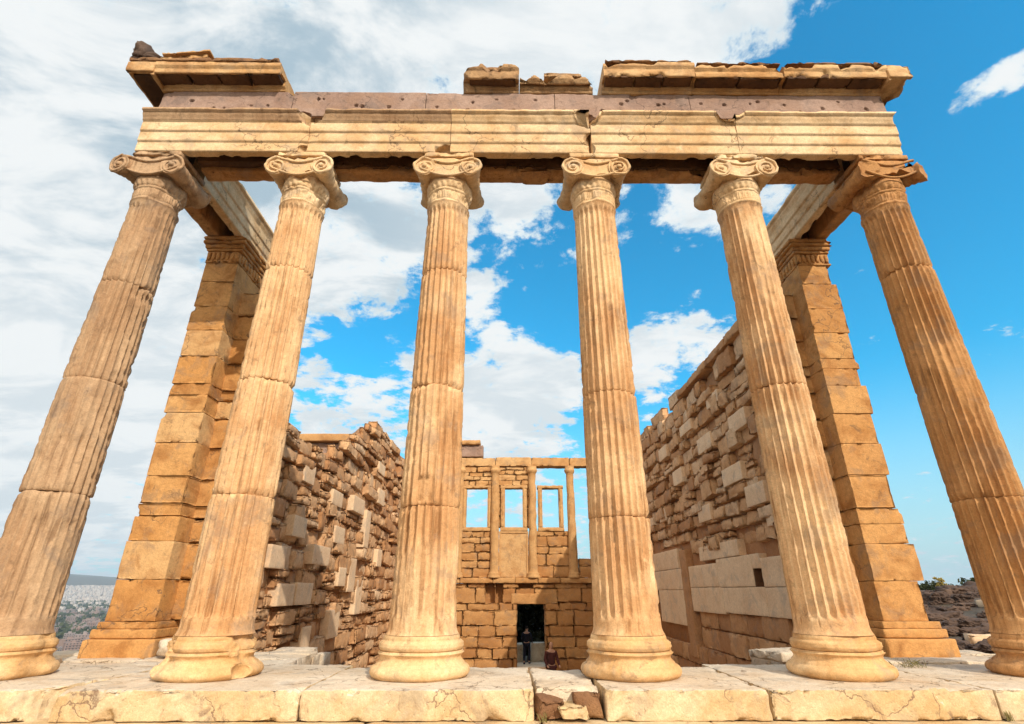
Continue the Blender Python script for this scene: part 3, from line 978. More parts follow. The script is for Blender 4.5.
# the left return of the corner slab
prof = [(-5.98, ZC + 0.298), (-5.98, ZC + 0.25), (-5.95, ZC + 0.23), (-5.945, ZC + 0.10), (-5.915, ZC + 0.098), (-5.905, ZC + 0.15), (-5.62, ZC + 0.16), (-5.60, ZC + 0.07), (-5.552, ZC + 0.06), (-5.552, ZC + 0.296)]
prism(mb, prof[::-1], -0.545, 0.27, 'y', 0.04, 0.006, 0.03, 42)
stone(mb, (-5.98, -0.58, ZC + 0.10), (-5.555, -0.515, ZC + 0.296), 0.04, 0.01, 0.006, 5, 0.02, 43)
o = mb.build('cornice_slab', M['cornice'])
mb = MB()
stone(mb, (-5.97, -0.60, ZC + 0.30), (-3.70, 0.2, ZC + 0.375), 0.05, 0.015, 0.012, 5, 0.05, 44)
mb.build('crown', M['crust'], o)
tag(o, 'intact overhanging corner slab at the far left end of the top', 'cornice slab', CG)
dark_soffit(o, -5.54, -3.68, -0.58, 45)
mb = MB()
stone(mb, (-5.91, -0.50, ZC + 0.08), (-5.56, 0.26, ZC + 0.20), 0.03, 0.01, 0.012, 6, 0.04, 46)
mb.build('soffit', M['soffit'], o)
mb = MB()
blob(mb, (-5.88, -0.47, ZC + 0.56), 0.12, 0.16, 0.17, 0.35, 1.6, 3, sub=4)
blob(mb, (-5.78, -0.42, ZC + 0.45), 0.22, 0.16, 0.09, 0.3, 1.6, 5, sub=4)
tag(mb.build('gutter_spout', M['rock']), 'dark lumpy stone spout on the far left top corner', 'stone spout')
mb = MB()
stone(mb, (-5.58, -0.54, ZC + 0.42), (-4.85, -0.05, ZC + 0.50), 0.04, 0.012, 0.012, 5, 0.05, 46, rot=Matrix.Rotation(R(-7), 3, 'Y').to_quaternion())
stone(mb, (-5.52, -0.58, ZC + 0.502), (-4.80, -0.15, ZC + 0.54), 0.04, 0.012, 0.012, 5, 0.05, 47, rot=Matrix.Rotation(R(-7), 3, 'Y').to_quaternion())
tag(mb.build('sloping_slab', M['cornice']), 'thin sloping slab lying on the left corner slab beside the dark spout', 'stone slab')

def add_cornice(mb, label, x0, x1, front, seed, mat=None):
    o = mb.build('cornice_slab', mat or M['cornice'])
    tag(o, label, 'cornice slab', CG)
    dark_soffit(o, x0 + 0.02, x1 - 0.02, front, seed)
    if seed > 151:
        mb = MB()
        stone(mb, (x0 + 0.03, front - 0.012, ZC + (0.365 if seed == 155 else 0.335)), (x1 - 0.03, 0.2, ZC + (0.40 if seed == 155 else 0.37)), 0.05, 0.012, 0.012, 5, 0.07, seed + 3)
        mb.build('crown', M['crust'], o)


mb = cornice_pieces(-0.90, -0.03, seed=51, top=0.38, soffit_bites=8, front=-0.52, bites=[(-0.97, -0.5, ZC + 0.42, 0.21), (-0.97, -0.4, ZC + 0.14, 0.11), (-0.02, -0.55, ZC + 0.05, 0.14)])
stone(mb, (-0.74, -0.42, ZC + 0.36), (-0.08, 0.1, ZC + 0.45), 0.04, 0.02, 0.02, 4, 0.08, 52)
add_cornice(mb, 'taller lone broken lump of top slab above the third column', -0.82, -0.06, -0.52, 151, M['lump'])
mb = cornice_pieces(-0.02, 1.12, seed=53, top=0.24, soffit_bites=8, front=-0.44, bites=[(1.14, -0.42, ZC + 0.28, 0.17), (0.1, -.42, ZC + .30, .1)])
stone(mb, (0.35, -0.44, ZC + 0.22), (0.95, 0.1, ZC + 0.31), 0.04, 0.02, 0.02, 4, 0.08, 54)
tag(mb.build('cornice_slab', M['lump']), 'low broken piece of top slab just left of the long right run', 'cornice slab', CG)
mb = cornice_pieces(1.26, 2.66, seed=55, top=0.36, soffit_bites=6, front=-0.58, bites=[(1.7, -0.5, ZC + 0.0, 0.14), (2.1, -0.48, ZC + 0.0, 0.13)])
add_cornice(mb, 'overhanging top slab with clean left end above the fourth column', 1.26, 2.66, -0.58, 155)
mb = cornice_pieces(2.67, 4.02, seed=57, top=0.33, soffit_bites=10, front=-0.57, bites=[(3.0, -0.58, ZC + 0.02, 0.11), (3.5, -0.58, ZC + 0.03, 0.14)])
add_cornice(mb, 'ragged overhanging top slab above the fifth column', 2.67, 4.02, -0.57, 157)
mb = cornice_pieces(4.03, 5.62, seed=59, top=0.33, soffit_bites=11, front=-0.58, bites=[(4.4, -0.56, ZC + 0.02, 0.15), (5.1, -0.58, ZC + 0.0, 0.12)])
prof = [(5.97, ZC + 0.33), (5.97, ZC + 0.26), (5.94, ZC + 0.24), (5.935, ZC + 0.06), (5.90, ZC + 0.06), (5.89, ZC + 0.12), (5.68, ZC + 0.13), (5.612, ZC + 0.04), (5.612, ZC + 0.328)]
prism(mb, prof, -0.55, 0.25, 'y', 0.04, 0.010, 0.05, 62, bites=[(5.97, -0.1, ZC + 0.05, 0.15), (5.97, -0.5, ZC + 0.0, 0.12)])
stone(mb, (5.612, -0.58, ZC + 0.08), (5.97, -0.52, ZC + 0.328), 0.04, 0.01, 0.008, 5, 0.04, 63)
add_cornice(mb, 'overhanging corner slab at the far right end of the top', 4.05, 5.60, -0.58, 159)
mb = MB()
stone(mb, (5.12, -0.54, ZC + 0.335), (5.85, 0.1, ZC + 0.40), 0.04, 0.02, 0.02, 4, 0.06, 64)
stone(mb, (5.1, -0.50, ZC + 0.395), (5.5, 0.0, ZC + 0.48), 0.04, 0.02, 0.02, 4, 0.08, 65)
tag(mb.build('loose_slab', M['rock']), 'thin dark loose slab lying on the right top corner', 'stone slab')

# ------------------------------------------------------------------ corner piers (antae)
FL = -0.03      # floor level at the back of the porch


def make_anta(side, label, seed, pale, jag):
    y0, y1 = 1.75, 2.75
    root = empty('pier', (side * 5.5, 2.5, FL))
    tag(root, label, 'pier', 'corner piers behind the columns')

    def ext(z):      # inner and outer x at a height
        f = np.clip(z / 6.5, 0, 1)
        return 4.87 + 0.12 * f, 5.56 + 0.0 * f
    # base mouldings
    mb = MB()
    i0, o0 = ext(0.1)
    for (za, zb, pr) in ((FL, 0.20, 0.13), (0.202, 0.315, 0.085), (0.317, 0.40, 0.045)):
        xa, xb = sorted((side * (i0 - pr), side * (o0 + pr)))
        stone(mb, (xa, y0 - pr, za), (xb, y1, zb), 0.04, 0.022 if pr in (0.085, 0.13) else 0.008, 0.004, 5, 0.02, seed + int(za * 100), 0.5)
    mb.build('base', M['anta'], root)
    mb = MB()
    stub = MB()
    rnd = random.Random(seed)
    z = 0.403
    hs = [0.52, 0.50, 0.34, 0.18, 0.40, 0.50, 0.48, 0.30, 0.19, 0.48, 0.47, 0.46, 0.49, 0.49]
    if side > 0:
        hs = [0.50, 0.49, 0.27, 0.22, 0.49, 0.48, 0.48, 0.47, 0.30, 0.18, 0.47, 0.47, 0.49, 0.49]
    k = 0
    while z < 6.06:
        h = min(hs[k % len(hs)], 6.1 - z)
        i_, o_ = ext(z + h / 2)
        j = rnd.uniform(-jag, jag * 0.5)
        xa, xb = sorted((side * i_, side * (o_ + j)))
        bites = []
        if rnd.random() < 0.45:
            bites.append((side * (o_ + 0.06), y0 - 0.03, z + rnd.choice((0.02, h)), rnd.uniform(0.06, 0.15)))
        if rnd.random() < 0.25:
            bites.append((side * (i_ + rnd.uniform(0.2, 0.5)), y0 - 0.07, z + h, rnd.uniform(0.06, 0.10)))
        tn = 0.97 if k in pale else rnd.choice((0.25, 0.4, 0.45, 0.55, 0.65, 0.7))
        stone(mb, (xa, y0 + rnd.uniform(-0.008, 0.008), z), (xb, y1, z + h - 0.003), 0.035, 0.004, 0.005, 5, 0.012, seed * 7 + k, tn, bites, rough=0.016 if (k in (3, 4, 7) and side < 0) or (k == 4 and side > 0) else 0.002)
        # stub of the cross wall, set back beside the pier
        w_ = 0.42 + rnd.uniform(-0.12, 0.08) - (0.2 if z > 4.2 else 0) * rnd.random()
        xr, xs_ = sorted((side * (i_ - w_), side * (i_ + 0.1)))
        if z < 5.4:
            stone(stub, (xr, y0 + 0.34 + rnd.uniform(0, .03), z + 0.004), (xs_, y1 - 0.1, z + h - 0.004), 0.05, 0.008, 0.008, 5, 0.04, seed * 9 + k, rnd.choice((0.35, 0.5, 0.65, 0.97)), rough=0.014)
        z += h
        k += 1
    mb.build('shaft', M['anta'], root)
    stub.build('wall_stub', M['anta'], root)
    mb = MB()
    i1, o1 = ext(6.295)
    for (za, zb, pr) in ((6.095, 6.130, 0.02), (6.132, 6.335, 0.008), (6.337, 6.395, 0.035), (6.397, 6.475, 0.06), (6.477, 6.545, 0.09), (6.547, 6.617, 0.11)):
        xa, xb = sorted((side * (i1 - pr), side * (o1 + pr)))
        stone(mb, (xa, y0 - pr, za), (xb, y1, zb), 0.035, 0.025 if pr > 0.03 else 0.01, 0.008, 7, 0.05, seed + int(za * 50), 0.25,
              [(side * (o1 + .1), y0 - .1, 6.595, .12)] if side > 0 and za > 6.395 else ())
    # carved palmettes on the neck
    for q in range(7):
        x = side * (i1 + (o1 - i1) * (q + 0.5) / 7)
        blob(mb, (x, y0 - 0.010, 6.235), 0.035, 0.02, 0.085, 0.1, 2, q, 0.3, 2)
        blob(mb, (side * i1 - side * 0.010, y0 + 0.1 + q * 0.11, 6.235), 0.02, 0.035, 0.085, 0.1, 2, q, 0.3, 2)
    mb.build('capital', M['anta'], root)
    return root


make_anta(-1, 'square block pier with pale bands behind the leftmost columns, the far city beside it', 71, (10, 1, 6), 0.02)
make_anta(1, 'square block pier with jagged outer edge at the end of the right rubble wall', 72, (), 0.07)

# ------------------------------------------------------------------ cella walls
def wall_stones(side, y_range, z_lo, top_fn, seed, keepout=(), lump=0.06):
    """irregular courses; inner face near x = side * 5.15"""
    rnd = random.Random(seed)
    mb = MB()
    z = z_lo
    xin, xout = 5.05, 5.55
    c = 0
    while z < 7.3:
        h = rnd.uniform(0.24, 0.50)
        y = y_range[0] + rnd.uniform(-0.3, 0)
        while y < y_range[1]:
            L = rnd.uniform(0.40, 1.15) * (1.0 if y < 9 else 1.15)
            ym = y + L / 2
            if z + h * 0.55 < top_fn(ym) and not any(a < ym < b and p < z + h / 2 < q for a, b, p, q in keepout):
                pr = rnd.uniform(-0.12, 0.10)
                if rnd.random() < 0.13:
                    pr += rnd.uniform(-0.22, 0.08)
                xa, xb = sorted((side * (xin - pr), side * (xout - 0.2 + rnd.uniform(-.05, .05))))
                ltint = rnd.choice((0.1, 0.3, 0.45, 0.6, 0.7, 0.85, 0.95)) + rnd.uniform(-0.05, 0.05)
                hh = h * rnd.uniform(0.86, 1.06)
                rr = rnd.uniform(0.1, 0.75) if rnd.random() < 0.7 else rnd.uniform(0.7, 1.1)
                if rnd.random() < 0.22 and h > 0.32:      # two thin stones instead of one
                    hm = h * rnd.uniform(0.4, 0.6)
                    stone(mb, (xa, y, z), (xb, y + L - 0.015, z + hm - 0.01), 0.06, 0.012, 0.012, 5, 0.05, rnd.randrange(9999), ltint, rough=lump * rr, warp=0.085,
                          rot=Matrix.Rotation(R(rnd.uniform(-3, 3)), 3, 'X').to_quaternion())
                    stone(mb, (xa + 0.01, y, z + hm), (xb + .01, y + L * rnd.uniform(.7, 1), z + h - 0.01), 0.06, 0.012, 0.012, 5, 0.05, rnd.randrange(9999), rnd.choice((.2, .5, .7)), rough=lump * rr, warp=0.085,
                          rot=Matrix.Rotation(R(rnd.uniform(-4, 4)), 3, 'X').to_quaternion())
                else:
                    q = Matrix.Rotation(R(rnd.uniform(-3.5, 3.5)), 3, 'X').to_quaternion() @ Matrix.Rotation(R(rnd.uniform(-4, 4)), 3, 'Z').to_quaternion()
                    stone(mb, (xa, y, z), (xb, y + L - rnd.uniform(0.0, 0.08), z + hh - 0.012), 0.06, 0.012, 0.012, 5, 0.05, rnd.randrange(9999), ltint, rough=lump * rr, warp=0.085, rot=q)
            y += L
        z += h
        c += 1
    return mb


def wall_core(side, pts, z_lo):
    """solid rubble heart of the wall, following the broken top"""
    mb = MB()
    ys = np.linspace(pts[0][0], pts[-1][0], 90)
    tz = np.interp(ys, [p[0] for p in pts], [p[1] for p in pts]) - 0.16
    tz = tz + (fbm(np.stack([ys, ys * 0, ys * 0], 1), 2.0, 3, 4) - 0.6) * 0.25
    xa, xb = sorted((side * 5.20, side * 5.56))
    V = []; Fc = []
    for y, t in zip(ys, tz):
        V += [(xa, y, z_lo), (xb, y, z_lo), (xb, y, t), (xa, y, t)]
    n = len(ys)
    for i in range(n - 1):
        for k in range(4):
            a, b = i * 4 + k, i * 4 + (k + 1) % 4
            Fc.append([a, b, b + 4, a + 4])
    Fc.append([3, 2, 1, 0]); Fc.append([4 * n - 4, 4 * n - 3, 4 * n - 2, 4 * n - 1])
    mb.add(V, Fc, 0.0)
    return mb


R_TOP = [(2.6, 6.2), (4.5, 6.2), (7.6, 6.2), (11, 6.38), (14, 6.6), (19.1, 6.6)]
L_TOP = [(2.7, 6.1), (3.4, 5.7), (4.2, 4.9), (5.06, 4.35), (5.74, 4.2), (7.1, 4.2), (8.0, 4.35), (9.15, 4.6), (10.1, 5.0), (11.1, 5.75), (12.2, 6.3), (13.0, 6.65), (13.8, 6.8), (14.6, 6.5), (19.1, 6.5)]


def topf(pts, jit, seed):
    rn = np.random.RandomState(seed)
    ph = rn.rand(3) * 6

    def f(y):
        return float(np.interp(y, [p[0] for p in pts], [p[1] for p in pts])) + jit * (math.sin(y * 3.1 + ph[0]) + math.sin(y * 7.7 + ph[1])) * 0.5
    return f


def repair(root, lst, side, seed):
    for q, (y0, y1, z0, z1, pr) in enumerate(lst):
        mb = MB()
        xa, xb = sorted((side * (5.05 - pr), side * 5.45))
        stone(mb, (xa, y0, z0), (xb, y1, z1), 0.07, 0.010, 0.004, 5, 0.012, seed + q)
        mb.build('repair_block', M['repair'], root)


# right wall
root = empty('rubble_wall', (5.5, 11, -3))
tag(root, 'tall even topped rubble wall on the right with smooth pale repair slabs', 'stone wall', 'long side walls of the roofless hall')
panel = [(4.3, 10.1, 0.28, 1.66), (10.1, 14.2, -0.9, 1.98)]
mb = wall_stones(1, (2.7, 18.9), 0.4, topf(R_TOP, 0.10, 3), 81, panel + [(4.3, 10.1, -3, 0.4)])
mb.build('rubble_face', M['rubble'], root)
wall_core(1, R_TOP, -3).build('wall_core', M['rubble'], root)
# lower squared courses
mb = MB()
rn = random.Random(9)
z = -2.95
while z < 0.33:
    h = rn.uniform(0.42, 0.56)
    h = min(h, 0.34 - z) if 0.34 - z > 0.2 else 0.34 - z
    y = 2.9
    while y < 19.2:
        L = rn.uniform(0.6, 1.3)
        if not (10.1 < y + L / 2 < 14.2 and z > -0.9):
            stone(mb, (5.05 + rn.uniform(0.0, 0.10), y, z), (5.45, y + L - 0.012, z + h - 0.008), 0.08, 0.02, 0.01, 3, 0.06, rn.randrange(9999), rn.choice((0.05, 0.15, 0.25, 0.35)), rough=0.012)
        y += L
    z += h
    if h < 0.05:
        break
mb.build('lower_courses', M['rubble'], root)
# smooth restored panel around a small niche
rep = [(4.3, 5.44, 0.30, 0.84, .02), (5.45, 7.75, 0.30, 0.85, .02), (7.76, 10.1, 0.26, 0.86, .02), (4.3, 5.45, 0.85, 1.40, .02), (5.86, 7.9, 0.86, 1.50, .022), (7.91, 10.1, 0.87, 1.42, .02), (5.455, 5.855, 1.21, 1.50, .02),
       (6.4, 9.0, 1.51, 1.86, .03), (10.74, 13.5, -0.15, 0.8, .03), (10.74, 14.0, 0.81, 1.4, .02), (11.0, 14.0, 1.41, 1.98, .02), (4.6, 5.5, 2.42, 2.85, .06), (4.1, 4.8, 1.95, 2.35, .04),
       (5.5, 6.6, 3.05, 3.45, .05), (7.7, 8.6, 2.45, 2.85, .05), (9.5, 10.4, 3.75, 4.2, .05), (6.9, 7.9, 4.15, 4.55, .06), (4.8, 5.7, 4.1, 4.5, .07), (11.6, 12.4, 2.9, 3.3, .05), (8.2, 9.2, 5.0, 5.3, .05),
       (13.3, 14.2, 2.8, 3.2, .04), (6.1, 6.9, 5.1, 5.4, .04), (10.7, 11.6, 4.8, 5.2, .06), (14.4, 15.3, 4.4, 4.8, .05)]
repair(root, rep, 1, 700)
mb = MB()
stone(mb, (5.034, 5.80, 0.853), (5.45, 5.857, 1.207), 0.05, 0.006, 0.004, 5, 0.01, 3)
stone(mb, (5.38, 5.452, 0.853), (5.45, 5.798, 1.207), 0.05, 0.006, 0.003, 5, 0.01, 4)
mb.build('niche', M['soffit'], root)  # dark lining puts the shade of the hole into its colour
mb = MB()
stone(mb, (5.0, 10.12, -0.9), (5.4, 10.72, 1.9), 0.08, 0.012, 0.01, 3, 0.03, 740, 0.15)
mb.build('brown_strip', M['rubble'], root)
# flat coping course
mb = MB()
y = 2.8
rn = random.Random(12)
while y < 8.5:
    L = rn.uniform(0.9, 1.6)
    stone(mb, (4.98, y, 6.16), (5.58, y + L - 0.01, 6.36 + rn.uniform(-.03, .03)), 0.07, 0.015, 0.01, 4, 0.06, rn.randrange(9999), rn.choice((.2, .35, .5)))
    y += L
mb.build('coping', M['rubble'], root)

# left wall
root = empty('rubble_wall', (-5.5, 11, -3))
tag(root, 'broken topped rubble wall on the left, dipping in the middle with pale repair blocks', 'stone wall', 'long side walls of the roofless hall')
kp = [(6.3, 8.4, 0.5, 0.95), (8.3, 9.8, 1.5, 1.95)]
mb = wall_stones(-1, (2.7, 18.9), -3.0, topf(L_TOP, 0.14, 5), 82, (), 0.085)
mb.build('rubble_face', M['rubble'], root)
wall_core(-1, L_TOP, -3).build('wall_core', M['rubble'], root)
rep = [(7.6, 8.9, 1.38, 1.84, .09), (10.5, 11.8, 3.05, 3.52, .10), (5.9, 6.8, 0.48, 0.92, .08), (6.85, 7.9, 0.48, 0.95, .10), (10.9, 11.6, 0.75, 1.70, .10), (13.6, 14.6, 3.75, 4.3, .09), (9.1, 10.0, 2.0, 2.45, .09),
       (5.2, 6.0, 1.2, 1.65, .08), (12.2, 12.8, 2.1, 3.3, .10), (6.1, 6.9, 1.9, 2.35, .09), (9.6, 10.5, -0.4, 0.3, .08), (7.6, 8.2, -0.9, 0.0, .10), (13.2, 14.2, 4.8, 5.2, .1), (8.5, 9.4, 2.95, 3.35, .09), (6.3, 7.0, 3.15, 3.6, .07),
       (12.0, 12.7, 0.1, 1.1, .08), (14.4, 15.1, 1.6, 2.2, .08), (9.9, 10.6, 0.9, 1.4, .1)]
repair(root, rep, -1, 800)

# ------------------------------------------------------------------ far (west) wall
YW = 18.5
root = empty('window_wall', (0, YW + 0.3, -3))
tag(root, 'far end wall with window openings, half columns and a dark doorway', 'stone wall')


def coursed(mb, x0, x1, z0, z1, y, th, seed, hmin=0.25, hmax=0.48, lmin=0.35, lmax=0.95, rough=0.01, tints=(0.1, 0.3, 0.45, 0.6, 0.75), skip=()):
    rn = random.Random(seed)
    z = z0
    while z < z1 - 0.02:
        h = rn.uniform(hmin, hmax)
        if z1 - z - h < 0.15:
            h = z1 - z
        x = x0
        while x < x1 - 0.02:
            L = rn.uniform(lmin, lmax)
            if x1 - x - L < 0.2:
                L = x1 - x
            segs = [(x, x + L)]
            for a, b, p, q in skip:
                if z + h / 2 > p and z + h / 2 < q:
                    new = []
                    for s0, s1 in segs:
                        if s1 <= a or s0 >= b:
                            new.append((s0, s1))
                        else:
                            if s0 < a - 0.04: new.append((s0, a))
                            if s1 > b + 0.04: new.append((b, s1))
                    segs = new
            for s0, s1 in segs:
                stone(mb, (s0, y + rn.uniform(-0.045, 0.03), z + rn.uniform(-.015, .015)), (s1 - 0.002, y + th, z + h + 0.004 + rn.uniform(-.02, .02)), 0.06, 0.007, 0.012, 5, 0.04, rn.randrange(9999), rn.choice(tints), rough=rough * rn.uniform(0.6, 2.2), warp=0.05)
            x += L
        z += h
    return mb


DX0, DX1, DZ1 = 0.22, 1.40, 0.26
mb = coursed(MB(), -5.04, 5.04, -3.0, 1.08, YW, 0.6, 91, 0.28, 0.6, 0.4, 1.5, 0.02, (0.0, 0.15, 0.25, 0.35, 0.5), [(DX0, DX1, -9, DZ1), (-1.15, -0.75, 0.55, 1.1), (0.28, 0.9, 0.85, 1.08), (-0.7, -0.4, 0.6, 1.0)])
stone(mb, (DX0 - 0.25, YW - 0.01, DZ1 + 0.002), (DX1 + 0.3, YW + 0.6, DZ1 + 0.42), 0.07, 0.02, 0.01, 4, 0.04, 5, 0.45)
mb.build('lower_masonry', M['westwall'], root)
mb = MB()
stone(mb, (-5.04, YW + 0.40, -3), (DX0 - 0.03, YW + 0.57, 1.08), 0.15, 0.02, 0.02, 3, 0.03, 3, 0.05)
stone(mb, (DX1 + 0.03, YW + 0.40, -3), (5.04, YW + 0.57, 1.08), 0.15, 0.02, 0.02, 3, 0.03, 3, 0.05)
stone(mb, (DX0 - 0.028, YW + 0.41, DZ1 + 0.05), (DX1 + 0.028, YW + 0.56, 1.08), 0.15, 0.02, 0.02, 3, 0.03, 3, 0.05)
mb.build('masonry_backing', M['westwall'], root)
mb = MB()
rn = random.Random(4)
x = -5.15
while x < 3.4:
    L = rn.uniform(0.8, 1.5)
    stone(mb, (x, YW - 0.12, 1.085), (x + L - 0.01, YW + 0.6, 1.30), 0.06, 0.025, 0.01, 5, 0.05, rn.randrange(999), rn.choice((0.4, 0.6, 0.7)))
    x += L
mb.build('ledge', M['westwall'], root)
HC = [-4.07, -2.42, -0.78, 0.94, 2.72]
for i, hx in enumerate(HC):
    mb = MB()
    pr = [(0.29, 1.305), (0.29, 1.39), (0.25, 1.42), (0.27, 1.48), (0.215, 1.52)] + [(0.205 - 0.03 * f, 1.54 + 4.29 * f) for f in np.linspace(0, 1, 30)] + [(0.20, 5.86), (0.24, 5.94), (0.25, 6.02), (0.22, 6.04), (0.22, 6.19)]

    def fl(r, z, t):
        return r - np.where((z > 1.65) & (z < 5.8), 0.018 * np.abs(np.sin(t * 9)), 0)
    lathe(mb, pr, hx, YW + 0.06, 72, amp=0.008, seed=900 + i, chip=0.05, mod=fl, tint=0.75)
    mb.build('half_column', M['westwall'], root)
bays = [(-4.07, -2.42), (-2.42, -0.78), (-0.78, 0.94), (0.94, 2.72)]
WZ0, WZ1 = 3.42, 5.16
for i, (a, b) in enumerate(bays):
    mb = MB()
    if i == 2:     # one large plain slab under the middle window
        stone(mb, (a + 0.2, YW + 0.09, 1.305), (b - 0.2, YW + 0.55, WZ0 - 0.17), 0.07, 0.015, 0.01, 3, 0.04, 77, 0.85)
        for q, (xa, xb, za, zb) in enumerate(((a + .2, a + .3, 1.31, 3.24), (b - .3, b - .2, 1.31, 3.24), (a + .2, b - .2, 3.16, 3.245))):
            stone(mb, (xa, YW + 0.055, za), (xb, YW + 0.2, zb), 0.06, 0.012, 0.006, 3, 0.02, 78 + q, 0.75)
    else:
        stone(mb, (a + 0.12, YW + 0.34, 1.305), (b - 0.12, YW + 0.52, WZ0 - 0.175), 0.15, 0.01, 0.01, 3, 0.02, 7, 0.15)
        coursed(mb, a + 0.14, b - 0.14, 1.305, WZ0 - 0.17, YW + 0.10, 0.45, 100 + i, 0.26, 0.5, 0.4, 1.2, 0.02, (0.2, 0.35, 0.5, 0.6))
    mb.build('parapet', M['westwall'], root)
    mb = MB()
    wa, wb = [(-3.75, -2.79), (-2.10, -1.13), (-0.32, 0.50), (1.40, 2.17)][i]
    fw = 0.19
    stone(mb, (wa - fw - 0.02, YW + 0.05, WZ0 - 0.165), (wb + fw + 0.02, YW + 0.5, WZ0), 0.06, 0.015, 0.006, 4, 0.03, 110 + i, 0.7)
    for xa, xb in ((wa - fw, wa), (wb, wb + fw)):
        stone(mb, (xa, YW + 0.06, WZ0 + 0.003), (xb, YW + 0.45, WZ1), 0.06, 0.012, 0.006, 4, 0.03, 115 + i, 0.8)
        stone(mb, (xa + 0.05, YW + 0.03, WZ0 + 0.003), (xb - 0.05, YW + 0.1, WZ1 - 0.01), 0.06, 0.012, 0.005, 4, 0.02, 125 + i, 0.8)
    stone(mb, (wa - fw - 0.03, YW + 0.05, WZ1 + 0.003), (wb + fw + 0.03, YW + 0.48, WZ1 + 0.14), 0.06, 0.015, 0.006, 4, 0.04, 120 + i, 0.75)
    mb.build('window_frame', M['westwall'], root)
    mb = MB()
    # strips of masonry between the frame and the half columns; closed courses above the first three windows
    if i < 3:
        stone(mb, (a + 0.08, YW + 0.36, WZ1 + 0.15), (b - 0.08, YW + 0.5, 6.185), 0.15, 0.01, 0.01, 3, 0.02, 8, 0.2)
        stone(mb, (a + 0.08, YW + 0.36, WZ0), (wa - fw + 0.02, YW + 0.5, WZ1 + 0.14), 0.15, 0.01, 0.01, 3, 0.02, 8, 0.2)
        stone(mb, (wb + fw - 0.02, YW + 0.36, WZ0), (b - 0.08, YW + 0.5, WZ1 + 0.14), 0.15, 0.01, 0.01, 3, 0.02, 8, 0.2)
        coursed(mb, a + 0.1, wa - fw - 0.005, WZ0, WZ1 + 0.14, YW + 0.12, 0.4, 130 + i, 0.4, 0.6, 0.3, 0.9, 0.012, (0.4, 0.6))
        coursed(mb, wb + fw + 0.005, b - 0.1, WZ0, WZ1 + 0.14, YW + 0.12, 0.4, 134 + i, 0.4, 0.6, 0.3, 0.9, 0.012, (0.4, 0.6))
        coursed(mb, a + 0.1, b - 0.1, WZ1 + 0.145, 6.19, YW + 0.09, 0.45, 140 + i, 0.14, 0.32, 0.3, 0.9, 0.018, (0.45, 0.6, 0.75, 0.85))
        mb.build('infill', M['westwall'], root)
mb = MB()
rn = random.Random(6)
x = -5.04
for x0, x1 in ((-5.04, -4.07), (-4.07, -2.42), (-2.42, -0.78), (-0.78, 0.94), (0.94, 2.72), (2.72, 4.3), (4.3, 5.04)):
    stone(mb, (x0, YW + 0.02, 6.195), (x1 - 0.01, YW + 0.6, 6.62 + rn.uniform(-0.04, 0.04)), 0.06, 0.015, 0.012, 4, 0.07, rn.randrange(999), rn.choice((0.6, 0.75, 0.85)))
mb.build('top_beam', M['westwall'], root)
mb = MB()
stone(mb, (-5.0, YW + 0.05, 6.65), (-1.38, YW + 0.55, 7.20), 0.07, 0.02, 0.012, 4, 0.06, 33, 0.4)
mb.build('frieze_remnant', M['frieze'], root)
mb = MB()
stone(mb, (-5.0, YW - 0.1, 7.21), (-1.52, YW + 0.6, 7.43), 0.07, 0.03, 0.02, 4, 0.10, 34, 0.6)
mb.build('cornice_remnant', M['westwall'], root)
mb = coursed(MB(), 2.96, 5.04, 1.305, 2.07, YW + 0.02, 0.5, 150, 0.3, 0.5, 0.5, 1.1, 0.03, (0.2, 0.35, 0.5))
mb.build('broken_parapet', M['westwall'], root)

# doorway steps and people
mb = MB()
for q, (ya, yb, zt) in enumerate(((17.6, 18.2, -2.6), (18.2, 18.7, -2.36), (18.7, 20.5, -2.12))):
    stone(mb, (DX0 - 0.05, ya, -2.95), (DX1 + 0.05, yb - 0.004, zt), 0.08, 0.015, 0.008, 4, 0.04, 160 + q)
tag(mb.build('door_steps', M['repair']), 'pale marble steps rising to the dark far doorway', 'steps')
for q, (xa, xb, zt, lab) in enumerate(((-0.1, 0.52, -1.42, 'pale stone block behind the far doorway, left of the dark clothed person'), (0.86, 1.55, -1.36, 'pale stone block behind the far doorway, right of the dark clothed person'))):
    mb = MB()
    stone(mb, (xa, 20.7, -2.9), (xb, 21.3, zt), 0.07, 0.02, 0.015, 4, 0.06, 165 + q, rough=0.015, warp=0.06)
    tag(mb.build('stone_block', M['pave']), lab, 'stone block')


